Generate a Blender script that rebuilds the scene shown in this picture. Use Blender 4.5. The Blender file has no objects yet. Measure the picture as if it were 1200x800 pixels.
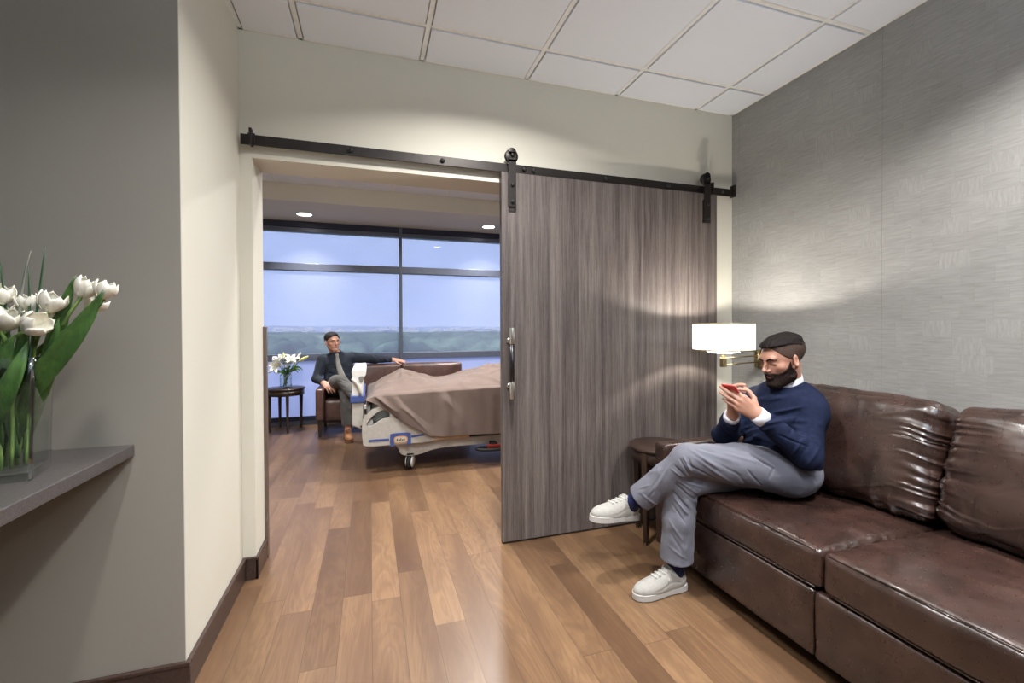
import bpy, bmesh, math, random
import numpy as np
from mathutils import Vector, Matrix, Euler

random.seed(7)
PI = math.pi
C = bpy.context.scene.collection
sc = bpy.context.scene

# ------------------------------------------------------------------ helpers
def lin(c):
    return tuple((v / 255 / 12.92) if v / 255 <= .04045 else ((v / 255 + .055) / 1.055) ** 2.4 for v in c) + (1.0,)

class NT:
    """small wrapper for building node materials"""
    def __init__(s, name):
        s.m = bpy.data.materials.new(name); s.m.use_nodes = True
        s.t = s.m.node_tree; s.n = s.t.nodes; s.l = s.t.links
        s.b = s.n['Principled BSDF']; s.out = s.n['Material Output']
    def add(s, typ, inputs=None, **kw):
        n = s.n.new(typ)
        for k, v in kw.items(): setattr(n, k, v)
        for k, v in (inputs or {}).items(): s.set(n.inputs[k], v)
        return n
    def set(s, sock, v):
        if isinstance(v, bpy.types.NodeSocket): s.l.new(v, sock)
        else: sock.default_value = v
    def math(s, op, a, b=None, c=None):
        n = s.n.new('ShaderNodeMath'); n.operation = op
        s.set(n.inputs[0], a)
        if b is not None: s.set(n.inputs[1], b)
        if c is not None: s.set(n.inputs[2], c)
        return n.outputs[0]
    def coords(s, scale=(1, 1, 1), kind='Object', rot=(0, 0, 0)):
        tc = s.n.new('ShaderNodeTexCoord')
        if kind == 'World':
            g = s.n.new('ShaderNodeNewGeometry'); src = g.outputs['Position']
        else: src = tc.outputs[kind]
        mp = s.add('ShaderNodeMapping', {'Vector': src, 'Scale': scale, 'Rotation': rot})
        return mp.outputs[0]
    def noise(s, vec, scale=5., detail=4., rough=.55, dist=0.):
        return s.add('ShaderNodeTexNoise', {'Vector': vec, 'Scale': scale, 'Detail': detail, 'Roughness': rough, 'Distortion': dist}).outputs[0]
    def ramp(s, fac, stops):
        n = s.n.new('ShaderNodeValToRGB'); e = n.color_ramp.elements
        while len(e) < len(stops): e.new(.5)
        for i, (p, c) in enumerate(stops): e[i].position = p; e[i].color = c
        s.l.new(fac, n.inputs[0]); return n.outputs[0]
    def mix(s, fac, a, b, blend='MIX'):
        n = s.n.new('ShaderNodeMix'); n.data_type = 'RGBA'; n.blend_type = blend
        s.set(n.inputs[0], fac); s.set(n.inputs[6], a); s.set(n.inputs[7], b); return n.outputs[2]
    def bump(s, h, strength=.2, dist=.01):
        n = s.add('ShaderNodeBump', {'Height': h, 'Strength': strength, 'Distance': dist}); s.l.new(n.outputs[0], s.b.inputs['Normal'])
    def fin(s, col=None, rough=None, metal=None, **kw):
        if col is not None: s.set(s.b.inputs['Base Color'], col)
        if rough is not None: s.set(s.b.inputs['Roughness'], rough)
        if metal is not None: s.set(s.b.inputs['Metallic'], metal)
        for k, v in kw.items(): s.set(s.b.inputs[k.replace('_', ' ')], v)
        return s.m

def simple(name, rgb, rough=.5, metal=0., var=.06, nscale=30., bump=0., **kw):
    t = NT(name); c = lin(rgb)
    v = t.coords()
    n = t.noise(v, nscale, 3)
    lo = tuple(x * (1 - var) for x in c[:3]) + (1,); hi = tuple(min(1, x * (1 + var)) for x in c[:3]) + (1,)
    if bump: t.bump(n, bump, .003)
    return t.fin(t.ramp(n, [(.35, lo), (.65, hi)]), rough, metal, **kw)

class MB:
    """collects simple shapes; build() links them as one mesh object"""
    def __init__(s): s.v = []; s.f = []; s.mi = []; s.sm = []
    def add(s, vs, fs, mi=0, smooth=False):
        o = len(s.v); s.v += [tuple(map(float, v)) for v in vs]
        s.f += [tuple(i + o for i in f) for f in fs]; s.mi += [mi] * len(fs); s.sm += [smooth] * len(fs)
        return s
    def box(s, x0, x1, y0, y1, z0, z1, mi=0, M=None):
        vs = [Vector((x, y, z)) for x in (x0, x1) for y in (y0, y1) for z in (z0, z1)]
        if M is not None: vs = [M @ v for v in vs]
        return s.add(vs, [(0, 1, 3, 2), (4, 6, 7, 5), (0, 4, 5, 1), (2, 3, 7, 6), (0, 2, 6, 4), (1, 5, 7, 3)], mi)
    def prism(s, poly, axis, a, b, mi=0, M=None):
        """polygon (list of 2D) extruded along axis from a to b"""
        def P(p, t):
            return {'x': (t, p[0], p[1]), 'y': (p[0], t, p[1]), 'z': (p[0], p[1], t)}[axis]
        n = len(poly)
        vs = [Vector(P(p, a)) for p in poly] + [Vector(P(p, b)) for p in poly]
        if M is not None: vs = [M @ v for v in vs]
        fs = [tuple(range(n)), tuple(range(2 * n - 1, n - 1, -1))] + [(i, i + n, (i + 1) % n + n, (i + 1) % n) for i in range(n)]
        return s.add(vs, fs, mi)
    def tube(s, pts, r, seg=12, mi=0, flat=None, caps=True):
        pts = [Vector(p) for p in pts]; n = len(pts)
        rs = r if isinstance(r, (list, tuple)) else [r] * n
        T = [(pts[min(i + 1, n - 1)] - pts[max(i - 1, 0)]).normalized() for i in range(n)]
        up = Vector((0, 0, 1)) if abs(T[0].z) < .9 else Vector((1, 0, 0))
        N = T[0].cross(up).normalized(); vs = []
        for i in range(n):
            N = (N - T[i] * N.dot(T[i])).normalized(); B = T[i].cross(N)
            for k in range(seg):
                a = 2 * PI * k / seg
                vs.append(pts[i] + N * math.cos(a) * rs[i] + B * math.sin(a) * rs[i] * (flat or 1))
        fs = [(i * seg + k, i * seg + (k + 1) % seg, (i + 1) * seg + (k + 1) % seg, (i + 1) * seg + k) for i in range(n - 1) for k in range(seg)]
        if caps: fs += [tuple(range(seg - 1, -1, -1)), tuple(range((n - 1) * seg, n * seg))]
        return s.add(vs, fs, mi, True)
    def lathe(s, prof, c=(0, 0, 0), seg=40, mi=0, M=None, smooth=True, cap=False):
        vs = []; n = len(prof)
        for r, z in prof:
            for k in range(seg):
                a = 2 * PI * k / seg; vs.append(Vector((c[0] + r * math.cos(a), c[1] + r * math.sin(a), c[2] + z)))
        if M is not None: vs = [M @ v for v in vs]
        fs = [(i * seg + k, i * seg + (k + 1) % seg, (i + 1) * seg + (k + 1) % seg, (i + 1) * seg + k) for i in range(n - 1) for k in range(seg)]
        if cap: fs += [tuple(range(seg - 1, -1, -1)), tuple(range((n - 1) * seg, n * seg))]
        return s.add(vs, fs, mi, smooth)
    def cyl(s, a, b, r, seg=24, mi=0): return s.tube([a, b], r, seg, mi)
    def build(s, name, mats, parent=None, bevel=0., seg=2, solid=0., subsurf=0, autosmooth=True):
        me = bpy.data.meshes.new(name); me.from_pydata(s.v, [], s.f)
        me.polygons.foreach_set('material_index', s.mi); me.polygons.foreach_set('use_smooth', s.sm)
        bm = bmesh.new(); bm.from_mesh(me); bmesh.ops.recalc_face_normals(bm, faces=bm.faces); bm.to_mesh(me); bm.free()
        me.update()
        o = bpy.data.objects.new(name, me); C.objects.link(o)
        for m in (mats if isinstance(mats, (list, tuple)) else [mats]): me.materials.append(m)
        if parent is not None: o.parent = parent
        if solid:
            d = o.modifiers.new('s', 'SOLIDIFY'); d.thickness = solid; d.offset = 0
        if bevel:
            d = o.modifiers.new('b', 'BEVEL'); d.width = bevel; d.segments = seg; d.limit_method = 'ANGLE'; d.angle_limit = .6
            d.harden_normals = False
        if subsurf:
            d = o.modifiers.new('ss', 'SUBSURF'); d.levels = d.render_levels = subsurf
        return o

def npmesh(name, V, Fq, mats, parent=None, mi=None, smooth=True):
    me = bpy.data.meshes.new(name); V = np.asarray(V, np.float32); Fq = np.asarray(Fq, np.int32)
    me.vertices.add(len(V)); me.vertices.foreach_set('co', V.ravel())
    k = Fq.shape[1]
    me.loops.add(Fq.size); me.loops.foreach_set('vertex_index', Fq.ravel())
    me.polygons.add(len(Fq)); me.polygons.foreach_set('loop_start', np.arange(0, Fq.size, k, dtype=np.int32))
    me.update(calc_edges=True)
    me.polygons.foreach_set('use_smooth', np.full(len(Fq), smooth))
    if mi is not None: me.polygons.foreach_set('material_index', np.asarray(mi, np.int32))
    me.validate()
    for m in (mats if isinstance(mats, (list, tuple)) else [mats]): me.materials.append(m)
    o = bpy.data.objects.new(name, me); C.objects.link(o)
    if parent is not None: o.parent = parent
    return o

def thing(name, label, cat, loc=(0, 0, 0), rotz=0, group=None):
    o = bpy.data.objects.new(name, None); C.objects.link(o)
    o.location = loc; o.rotation_euler = (0, 0, rotz); o.empty_display_size = .1
    return tag(o, label, cat, group)
def tag(o, label, cat, group=None, kind=None):
    o['label'] = label; o['category'] = cat
    if group: o['group'] = group
    if kind: o['kind'] = kind
    return o
def struct(o): o['kind'] = 'structure'; return o

# value noise (numpy)
_rng = np.random.RandomState(3); _PT = _rng.rand(64, 64, 64).astype(np.float32) * 2 - 1
def vnoise(X, Y, Z):
    X, Y, Z = np.broadcast_arrays(X, Y, Z)
    xi, yi, zi = np.floor(X).astype(int), np.floor(Y).astype(int), np.floor(Z).astype(int)
    fx, fy, fz = X - xi, Y - yi, Z - zi
    fx, fy, fz = [f * f * (3 - 2 * f) for f in (fx, fy, fz)]
    r = 0
    for a in (0, 1):
        for b in (0, 1):
            for c in (0, 1):
                r = r + _PT[(xi + a) & 63, (yi + b) & 63, (zi + c) & 63] * (fx if a else 1 - fx) * (fy if b else 1 - fy) * (fz if c else 1 - fz)
    return r
def fbm(X, Y, Z, o=3):
    r = 0; a = 1.; 
    for i in range(o): r = r + a * vnoise(X * 2 ** i + 7.3 * i, Y * 2 ** i + 3.1 * i, Z * 2 ** i + 5.7 * i); a *= .5
    return r

# signed-distance sculpting: smooth blends of tapered limbs and ellipsoids, meshed by surface nets
class Sculpt:
    def __init__(s, xs, ys, zs):
        s.ax = [np.asarray(a, np.float32) for a in (xs, ys, zs)]
        s.F = np.full([len(a) for a in s.ax], 1e3, np.float32)
    def region(s, lo, hi):
        sl = []
        for a, l, h in zip(s.ax, lo, hi):
            i, j = np.searchsorted(a, l), np.searchsorted(a, h)
            sl.append(slice(max(0, i - 1), min(len(a), j + 1)))
        X, Y, Z = s.ax[0][sl[0]][:, None, None], s.ax[1][sl[1]][None, :, None], s.ax[2][sl[2]][None, None, :]
        return tuple(sl), X, Y, Z
    def apply(s, lo, hi, fn, k=.01, op='u'):
        pad = k + .012
        sl, X, Y, Z = s.region([l - pad for l in lo], [h + pad for h in hi])
        if any(q.stop <= q.start for q in sl): return s
        d = fn(X, Y, Z); a = s.F[sl]
        if op == 'u':
            h = np.clip(.5 + .5 * (a - d) / k, 0, 1); s.F[sl] = a + (d - a) * h - k * h * (1 - h)
        elif op == 's':
            d = -d; h = np.clip(.5 - .5 * (a - d) / k, 0, 1); s.F[sl] = a + (d - a) * h + k * h * (1 - h)
        return s
    def limb(s, a, b, ra, rb=None, k=.01, op='u', cut=False, cuta=False, M=None, flat=None):
        """tapered limb from a to b; flat=(axis vector, factor) squeezes the section along an axis"""
        rb = ra if rb is None else rb
        if M is not None: a = M @ Vector(a); b = M @ Vector(b)
        a = np.array(a, np.float32); b = np.array(b, np.float32); R = max(ra, rb); ab = b - a; L2 = float(ab @ ab) + 1e-12
        fl = None
        if flat is not None:
            ax = np.array((M.to_3x3() @ Vector(flat[0])) if M is not None else flat[0], np.float32); ax = ax / np.linalg.norm(ax); fl = flat[1]
        def fn(X, Y, Z):
            px, py, pz = X - a[0], Y - a[1], Z - a[2]
            t = np.clip((px * ab[0] + py * ab[1] + pz * ab[2]) / L2, 0, 1)
            qx, qy, qz = px - t * ab[0], py - t * ab[1], pz - t * ab[2]
            q2 = qx * qx + qy * qy + qz * qz
            if fl is not None:
                w = qx * ax[0] + qy * ax[1] + qz * ax[2]
                q2 = q2 + w * w * (1 / (fl * fl) - 1)
            d = np.sqrt(q2) - (ra + (rb - ra) * t)
            if fl is not None and fl < 1: d = d * (fl * .5 + .5)
            if cut:
                u = ab / math.sqrt(L2); d = np.maximum(d, (X - b[0]) * u[0] + (Y - b[1]) * u[1] + (Z - b[2]) * u[2])
            if cuta:
                u = ab / math.sqrt(L2); d = np.maximum(d, -((X - a[0]) * u[0] + (Y - a[1]) * u[1] + (Z - a[2]) * u[2]))
            return d
        RR = R * (max(1, fl) if fl else 1)
        return s.apply(np.minimum(a, b) - RR, np.maximum(a, b) + RR, fn, k, op)
    def chain(s, pts, rs, k=.01, cut=False, M=None, flat=None):
        for i in range(len(pts) - 1): s.limb(pts[i], pts[i + 1], rs[i], rs[i + 1], k, 'u', cut and i == len(pts) - 2, M=M, flat=flat)
        return s
    def ell(s, c, r, k=.01, op='u', M=None, rot=None):
        """ellipsoid, centre c, radii r; rot = Matrix 3x3 giving its axes; M maps local to world"""
        R = rot.to_3x3() if rot is not None else Matrix.Identity(3)
        c = Vector(c)
        if M is not None: R = M.to_3x3() @ R; c = M @ c
        R = np.array(R, np.float32); c = np.array(c, np.float32); r = np.array(r, np.float32); m = float(max(r))
        ext = np.sqrt(((R * r[None, :]) ** 2).sum(1))
        def fn(X, Y, Z):
            px, py, pz = X - c[0], Y - c[1], Z - c[2]
            q = [px * R[0, i] + py * R[1, i] + pz * R[2, i] for i in range(3)]
            k0 = np.sqrt(sum((q[i] / r[i]) ** 2 for i in range(3))); k1 = np.sqrt(sum((q[i] / r[i] ** 2) ** 2 for i in range(3))) + 1e-6
            return k0 * (k0 - 1) / k1
        return s.apply(c - ext, c + ext, fn, k, op)
    def mesh(s):
        F = s.F; S = F < 0; n = F.shape
        for ax in range(3):  # keep the border empty
            idx = [slice(None)] * 3
            for e in (0, -1): idx[ax] = e; S[tuple(idx)] = False; F[tuple(idx)] = np.maximum(F[tuple(idx)], 1e-4)
        c = S[:-1, :-1, :-1].astype(np.int8)
        for a in (0, 1):
            for b in (0, 1):
                for d in (0, 1):
                    if a or b or d: c = c + S[a:n[0] - 1 + a, b:n[1] - 1 + b, d:n[2] - 1 + d]
        act = (c > 0) & (c < 8); cid = np.full(act.shape, -1, np.int32); N = int(act.sum()); cid[act] = np.arange(N)
        acc = np.zeros((N, 3)); cnt = np.zeros(N); quads = []
        for ax in range(3):
            s0 = [slice(None)] * 3; s1 = [slice(None)] * 3; s0[ax] = slice(0, -1); s1[ax] = slice(1, None)
            X = S[tuple(s0)] != S[tuple(s1)]
            ii = np.array(np.nonzero(X)).T
            o = [0, 0, 0]; o[ax] = 1
            f0 = F[ii[:, 0], ii[:, 1], ii[:, 2]]; f1 = F[ii[:, 0] + o[0], ii[:, 1] + o[1], ii[:, 2] + o[2]]
            t = np.clip(f0 / (f0 - f1), .02, .98); pos = ii.astype(float); pos[:, ax] += t
            b, d = [(1, 2), (2, 0), (0, 1)][ax]; ids = []
            for db, dd in ((-1, -1), (0, -1), (0, 0), (-1, 0)):
                j = ii.copy(); j[:, b] += db; j[:, d] += dd
                q = cid[j[:, 0], j[:, 1], j[:, 2]]; ids.append(q)
                for m in range(3): acc[:, m] += np.bincount(q, pos[:, m], N)
                cnt += np.bincount(q, minlength=N)
            q = np.stack(ids, 1); ins = S[ii[:, 0], ii[:, 1], ii[:, 2]]
            q[~ins] = q[~ins][:, ::-1]; quads.append(q)
        V = acc / cnt[:, None]
        W = np.stack([np.interp(V[:, m], np.arange(len(s.ax[m])), s.ax[m]) for m in range(3)], 1)
        return W, np.concatenate(quads)

def normals(V, Q):
    n = np.cross(V[Q[:, 2]] - V[Q[:, 0]], V[Q[:, 3]] - V[Q[:, 1]]); N = np.zeros_like(V)
    for i in range(4):
        for m in range(3): N[:, m] += np.bincount(Q[:, i], n[:, m], len(V))
    return N / (np.linalg.norm(N, axis=1, keepdims=True) + 1e-12)
def relax(V, Q, it=1, w=.5):
    for _ in range(it):
        A = np.zeros_like(V); c = np.zeros(len(V))
        for i in range(4):
            for j in (1, 3):
                src = Q[:, (i + j) % 4]
                for m in range(3): A[:, m] += np.bincount(Q[:, i], V[src, m], len(V))
                c += np.bincount(Q[:, i], minlength=len(V))
        V = V * (1 - w) + w * A / c[:, None]
    return V
def folds(V, N, segs, amp_noise=0., nscale=(30, 30, 30)):
    """cloth folds: each (a, b, width, height) raises (or sinks) a soft ridge along the segment"""
    D = np.zeros(len(V))
    for sg in segs:
        a, b, w, h = sg[:4]; a = np.array(a); b = np.array(b); ab = b - a; p = V - a; g = 1.
        if len(sg) > 4:                      # a crease seen from outside: runs on through the cloth along this axis
            A = np.array(sg[4]); A = A / np.linalg.norm(A); ab = ab - A * (ab @ A); p = p - np.outer(p @ A, A); g = np.clip(-(N @ A) * 2.5, 0, 1)
        t = np.clip((p @ ab) / (ab @ ab), 0, 1); q = p - t[:, None] * ab; d2 = (q * q).sum(1)
        D += g * h * np.exp(-d2 / (w * w)) * (np.sin(PI * np.clip(t, .04, .96)) ** .5)
    if amp_noise: D += amp_noise * fbm(V[:, 0] * nscale[0], V[:, 1] * nscale[1], V[:, 2] * nscale[2], 2)
    return V + N * D[:, None]
def ax(a, b, h): return np.arange(a, b + h, h)
def ax3(a, b, lo, hi, h, H):
    """grid axis from a to b: step H, refined to h between lo and hi"""
    return np.concatenate([np.arange(a, lo - H * .5, H), np.arange(lo, hi, h), np.arange(hi, b + H, H)])

def cushion(name, x0, x1, y0, y1, z0, z1, r, mat, parent=None, n=(60, 60, 16), puff=(.0, .0, .02), wr=None, M=None, extra=None):
    """padded box with rounded edges (radius r), crowned faces and optional wrinkle function"""
    P = []; Q = []; o = 0; Ls = np.array([x1 - x0, y1 - y0, z1 - z0]) / 2; c = np.array([x0 + x1, y0 + y1, z0 + z1]) / 2
    for axn in range(3):
        b, d = [(1, 2), (2, 0), (0, 1)][axn]
        for sg in (-1, 1):
            # denser sampling toward edges
            u = np.sin(np.linspace(-PI / 2, PI / 2, n[b] + 1)); v = np.sin(np.linspace(-PI / 2, PI / 2, n[d] + 1))
            u = .5 * u + .5 * np.linspace(-1, 1, n[b] + 1); v = .5 * v + .5 * np.linspace(-1, 1, n[d] + 1)
            U, V = np.meshgrid(u, v, indexing='ij'); p = np.zeros(U.shape + (3,)); p[..., axn] = sg; p[..., b] = U; p[..., d] = V
            P.append(p.reshape(-1, 3)); I = np.arange(U.size).reshape(U.shape) + o; o += U.size
            q = np.stack([I[:-1, :-1], I[1:, :-1], I[1:, 1:], I[:-1, 1:]], -1).reshape(-1, 4)
            Q.append(q if sg > 0 else q[:, ::-1])
    P = np.concatenate(P); Q = np.concatenate(Q)
    key = np.round(P * 1e5).astype(np.int64); _, idx, inv = np.unique(key, axis=0, return_index=True, return_inverse=True)
    P = P[idx]; Q = inv.ravel()[Q]
    W = P * Ls; core = np.clip(W, -(Ls - r), Ls - r); dv = W - core; ln = np.linalg.norm(dv, axis=1, keepdims=True) + 1e-9
    W = core + dv / ln * np.minimum(r, ln * 9)
    for m in range(3):
        o1, o2 = [(1, 2), (2, 0), (0, 1)][m]
        g = (1 - np.abs(P[:, o1]) ** 2.5) * (1 - np.abs(P[:, o2]) ** 2.5)
        W[:, m] += puff[m] * g * np.clip(P[:, m] * 1.0, -1, 1)
    if wr is not None:
        N = normals(W, Q); W = W + N * wr(P, W)[:, None]
    if extra is not None: W = extra(P, W)
    W = W + c
    if M is not None: Mx = np.array(M); W = W @ Mx[:3, :3].T + Mx[:3, 3]
    return npmesh(name, W, Q, mat, parent)

# ------------------------------------------------------------------ materials
def mat_paint(name, rgb, rough=.75):
    t = NT(name); v = t.coords((1, 1, 1), 'World')
    n = t.noise(v, 220, 2); t.bump(n, .06, .001)
    n2 = t.noise(v, 1.2, 2); c = lin(rgb)
    return t.fin(t.mix(n2, tuple(x * .97 for x in c[:3]) + (1,), tuple(min(1, x * 1.03) for x in c[:3]) + (1,)), rough)

def mat_floor():
    t = NT('wood_plank_floor')
    g = t.n.new('ShaderNodeNewGeometry'); sp = t.add('ShaderNodeSeparateXYZ', {0: g.outputs['Position']})
    x, y = sp.outputs[0], sp.outputs[1]
    W, L = .127, 1.22
    xi = t.math('FLOOR', t.math('DIVIDE', x, W))
    wn = t.add('ShaderNodeTexWhiteNoise', {'W': xi}, noise_dimensions='1D').outputs[0]
    yy = t.math('ADD', t.math('DIVIDE', y, L), t.math('MULTIPLY', wn, 7.31))
    yi = t.math('FLOOR', yy)
    cid = t.add('ShaderNodeCombineXYZ', {0: xi, 1: yi, 2: 0.})
    wn2 = t.add('ShaderNodeTexWhiteNoise', {'Vector': cid.outputs[0]}, noise_dimensions='3D')
    r = wn2.outputs[0]
    # grain coordinates, shifted for every plank
    gx = t.math('ADD', t.math('MULTIPLY', x, 1.0), t.math('MULTIPLY', r, 3.7))
    gy = t.math('ADD', t.math('MULTIPLY', y, .16), t.math('MULTIPLY', r, 9.1))
    gv = t.add('ShaderNodeCombineXYZ', {0: gx, 1: gy, 2: r}).outputs[0]
    big = t.noise(gv, 7, 3, .5, 1.2)                               # cathedral figure
    rings = t.math('SINE', t.math('MULTIPLY', big, 62.))
    rings = t.math('MULTIPLY_ADD', rings, .5, .5)
    fv = t.add('ShaderNodeCombineXYZ', {0: gx, 1: t.math('MULTIPLY', gy, .25), 2: r}).outputs[0]
    fine = t.noise(fv, 150, 4, .6)
    blot = t.noise(gv, 3.5, 3)
    c1 = t.ramp(blot, [(.25, lin((82, 60, 42))), (.45, lin((112, 86, 62))), (.62, lin((138, 109, 79))), (.8, lin((104, 80, 58)))])
    c2 = t.mix(t.math('MULTIPLY', rings, .34), c1, lin((88, 64, 48)))
    c3 = t.mix(t.math('MULTIPLY', t.math('SUBTRACT', 1.0, fine), .7), c2, lin((80, 58, 45)))
    tone = t.ramp(r, [(0., (.68, .65, .63, 1)), (.2, (.86, .84, .83, 1)), (.5, (.98, .98, .98, 1)), (1, (1.07, 1.07, 1.07, 1))])
    c4 = t.mix(1.0, c3, tone, 'MULTIPLY')
    # joints
    fx = t.math('FRACT', t.math('DIVIDE', x, W)); fy = t.math('FRACT', yy)
    ex = t.math('MINIMUM', fx, t.math('SUBTRACT', 1.0, fx)); ey = t.math('MINIMUM', fy, t.math('SUBTRACT', 1.0, fy))
    j = t.math('MINIMUM', t.math('GREATER_THAN', ex, .009), t.math('GREATER_THAN', ey, .0012))
    c5 = t.mix(t.math('MULTIPLY', t.math('SUBTRACT', 1.0, j), .55), c4, (.03, .02, .014, 1))
    t.bump(t.math('ADD', t.math('MULTIPLY', fine, .3), j), .12, .002)
    rgh = t.math('MULTIPLY_ADD', fine, .18, .27)
    return t.fin(c5, rgh, Specular_IOR_Level=.45)

def mat_wallpaper():
    t = NT('woven_patch_wallpaper')
    g = t.n.new('ShaderNodeNewGeometry'); sp = t.add('ShaderNodeSeparateXYZ', {0: g.outputs['Position']})
    y, z = sp.outputs[1], sp.outputs[2]
    zi = t.math('FLOOR', t.math('DIVIDE', z, .075))
    w1 = t.add('ShaderNodeTexWhiteNoise', {'W': zi}, noise_dimensions='1D').outputs[0]
    yy = t.math('ADD', t.math('DIVIDE', y, .11), t.math('MULTIPLY', w1, 5.7)); yi = t.math('FLOOR', yy)
    cid = t.add('ShaderNodeCombineXYZ', {0: yi, 1: zi, 2: 0.}).outputs[0]
    r = t.add('ShaderNodeTexWhiteNoise', {'Vector': cid}, noise_dimensions='3D').outputs[0]
    big = t.noise(t.add('ShaderNodeCombineXYZ', {0: y, 1: z, 2: 0.}).outputs[0], 2.2, 3)
    strokes = t.noise(t.add('ShaderNodeCombineXYZ', {0: t.math('MULTIPLY', y, .10), 1: z, 2: r}).outputs[0], 125, 5, .6)
    strokv = t.noise(t.add('ShaderNodeCombineXYZ', {0: y, 1: t.math('MULTIPLY', z, .16), 2: r}).outputs[0], 125, 5, .6)
    s = t.mix(t.math('GREATER_THAN', r, .86), strokes, strokv)
    bw = t.n.new('ShaderNodeRGBToBW'); t.l.new(s, bw.inputs[0]); s = bw.outputs[0]
    base = t.ramp(s, [(.32, lin((130, 129, 127))), (.5, lin((139, 138, 136))), (.68, lin((147, 146, 144)))])
    f = t.math('ADD', t.math('MULTIPLY_ADD', r, .08, .92), t.math('MULTIPLY', t.math('SUBTRACT', big, .5), .25))
    f3 = t.add('ShaderNodeCombineXYZ', {0: f, 1: f, 2: f}).outputs[0]
    col = t.mix(1.0, base, f3, 'MULTIPLY')
    fy = t.math('FRACT', yy); fz = t.math('FRACT', t.math('DIVIDE', z, .075))
    e = t.math('MULTIPLY', t.math('GREATER_THAN', fy, .018), t.math('GREATER_THAN', fz, .03))
    col = t.mix(t.math('MULTIPLY', t.math('SUBTRACT', 1.0, e), .10), col, lin((70, 66, 60)))
    seam = t.math('LESS_THAN', t.math('FRACT', t.math('DIVIDE', t.math('ADD', y, .25), .9)), .0022)
    col = t.mix(t.math('MULTIPLY', seam, .5), col, lin((80, 76, 72)))
    t.bump(t.math('ADD', t.math('ADD', s, t.math('MULTIPLY', r, .35)), t.math('MULTIPLY', e, .3)), .12, .001)
    return t.fin(col, t.math('MULTIPLY_ADD', r, .1, .30), Specular_IOR_Level=.55)

def mat_door():
    t = NT('grey_brown_vertical_grain_laminate')
    v = t.coords((1, 1, .016), 'World')
    a = t.noise(v, 26, 3, .6); v2 = t.coords((1, 1, .03), 'World'); b = t.noise(v2, 130, 4, .65); c = t.noise(t.coords((1, 1, .1), 'World'), 420, 2)
    s = t.math('ADD', t.math('ADD', t.math('MULTIPLY', a, .5), t.math('MULTIPLY', b, .38)), t.math('MULTIPLY', c, .12))
    col = t.ramp(s, [(.36, lin((56, 49, 48))), (.46, lin((79, 71, 69))), (.55, lin((98, 90, 86))), (.66, lin((116, 108, 104)))])
    t.bump(b, .05, .001)
    return t.fin(col, .42, Specular_IOR_Level=.45)

def mat_leather(name, rgb, rough=.3, dark=.45, worn=.35):
    t = NT(name); v = t.coords((1, 1, 1), 'World'); c = lin(rgb)
    n1 = t.noise(v, 7, 4, .6, .6); n2 = t.noise(v, 55, 3); vo = None
    col = t.ramp(n1, [(.3, tuple(x * dark for x in c[:3]) + (1,)), (.55, c), (.75, tuple(min(1, x * 1.6) for x in c[:3]) + (1,))])
    h = t.noise(v, 16, 2); t.bump(h, .10, .004)
    return t.fin(col, t.math('MULTIPLY_ADD', n2, .2, rough - .08), Specular_IOR_Level=.7)

def mat_wood_dark(name='dark_espresso_wood', rgb=(48, 34, 28), sc_=(6, 6, .6)):
    t = NT(name); v = t.coords(sc_); c = lin(rgb); n = t.noise(v, 14, 4, .6, .8)
    return t.fin(t.ramp(n, [(.3, tuple(x * .6 for x in c[:3]) + (1,)), (.7, tuple(x * 1.5 for x in c[:3]) + (1,))]), .32)

def mat_fabric(name, rgb, scale=900, rough=.9, var=.12, bump=.25, sheen=.2):
    t = NT(name); v = t.coords((1, 1, 1)); c = lin(rgb)
    n = t.noise(v, 9, 3); w = t.noise(v, scale, 2)
    m = t.math('ADD', t.math('MULTIPLY', n, .6), t.math('MULTIPLY', w, .4))
    t.bump(w, bump, .001)
    return t.fin(t.ramp(m, [(.35, tuple(x * (1 - var) for x in c[:3]) + (1,)), (.65, tuple(min(1, x * (1 + var)) for x in c[:3]) + (1,))]), rough, Sheen_Weight=sheen * .3, Specular_IOR_Level=.15)

def mat_knit(rgb):
    t = NT('fine_navy_knit'); v = t.coords(); c = lin(rgb)
    w = t.add('ShaderNodeTexWave', {'Vector': v, 'Scale': 160., 'Distortion': 1.5, 'Detail': 1.}, bands_direction='Z').outputs['Fac']
    n = t.noise(v, 60, 3); t.bump(t.math('ADD', w, n), .2, .001)
    return t.fin(t.ramp(n, [(.3, tuple(x * .85 for x in c[:3]) + (1,)), (.7, tuple(x * 1.2 for x in c[:3]) + (1,))]), 1., Specular_IOR_Level=.08)

def mat_glass(name, tint=(.97, .985, .98, 1), rough=0.0, ior=1.45):
    t = NT(name); n = t.noise(t.coords(), 3, 1)
    gl = t.add('ShaderNodeBsdfGlass', {'Color': tint, 'Roughness': rough, 'IOR': ior})
    t.l.new(gl.outputs[0], t.out.inputs[0]); return t.m

def mat_clear(name, tint, ior=1.45, edge=(.62, .70, .67, 1)):
    """thin clear wall: see-through, tinted where the sight line runs long through the glass"""
    t = NT(name); fr = t.add('ShaderNodeFresnel', {'IOR': ior}); lw = t.add('ShaderNodeLayerWeight', {'Blend': .35}).outputs['Facing']
    tr = t.add('ShaderNodeBsdfTransparent', {'Color': t.mix(t.math('POWER', lw, 2.2), tint, edge)}); gl = t.add('ShaderNodeBsdfGlossy', {'Roughness': .02, 'Color': (1, 1, 1, 1)})
    mx = t.n.new('ShaderNodeMixShader'); bf = t.n.new('ShaderNodeNewGeometry').outputs['Backfacing']
    t.l.new(t.math('MULTIPLY', t.math('MULTIPLY', fr.outputs[0], 1.6), t.math('SUBTRACT', 1.0, bf)), mx.inputs[0])
    t.l.new(tr.outputs[0], mx.inputs[1]); t.l.new(gl.outputs[0], mx.inputs[2])
    t.l.new(mx.outputs[0], t.out.inputs[0]); return t.m

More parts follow.
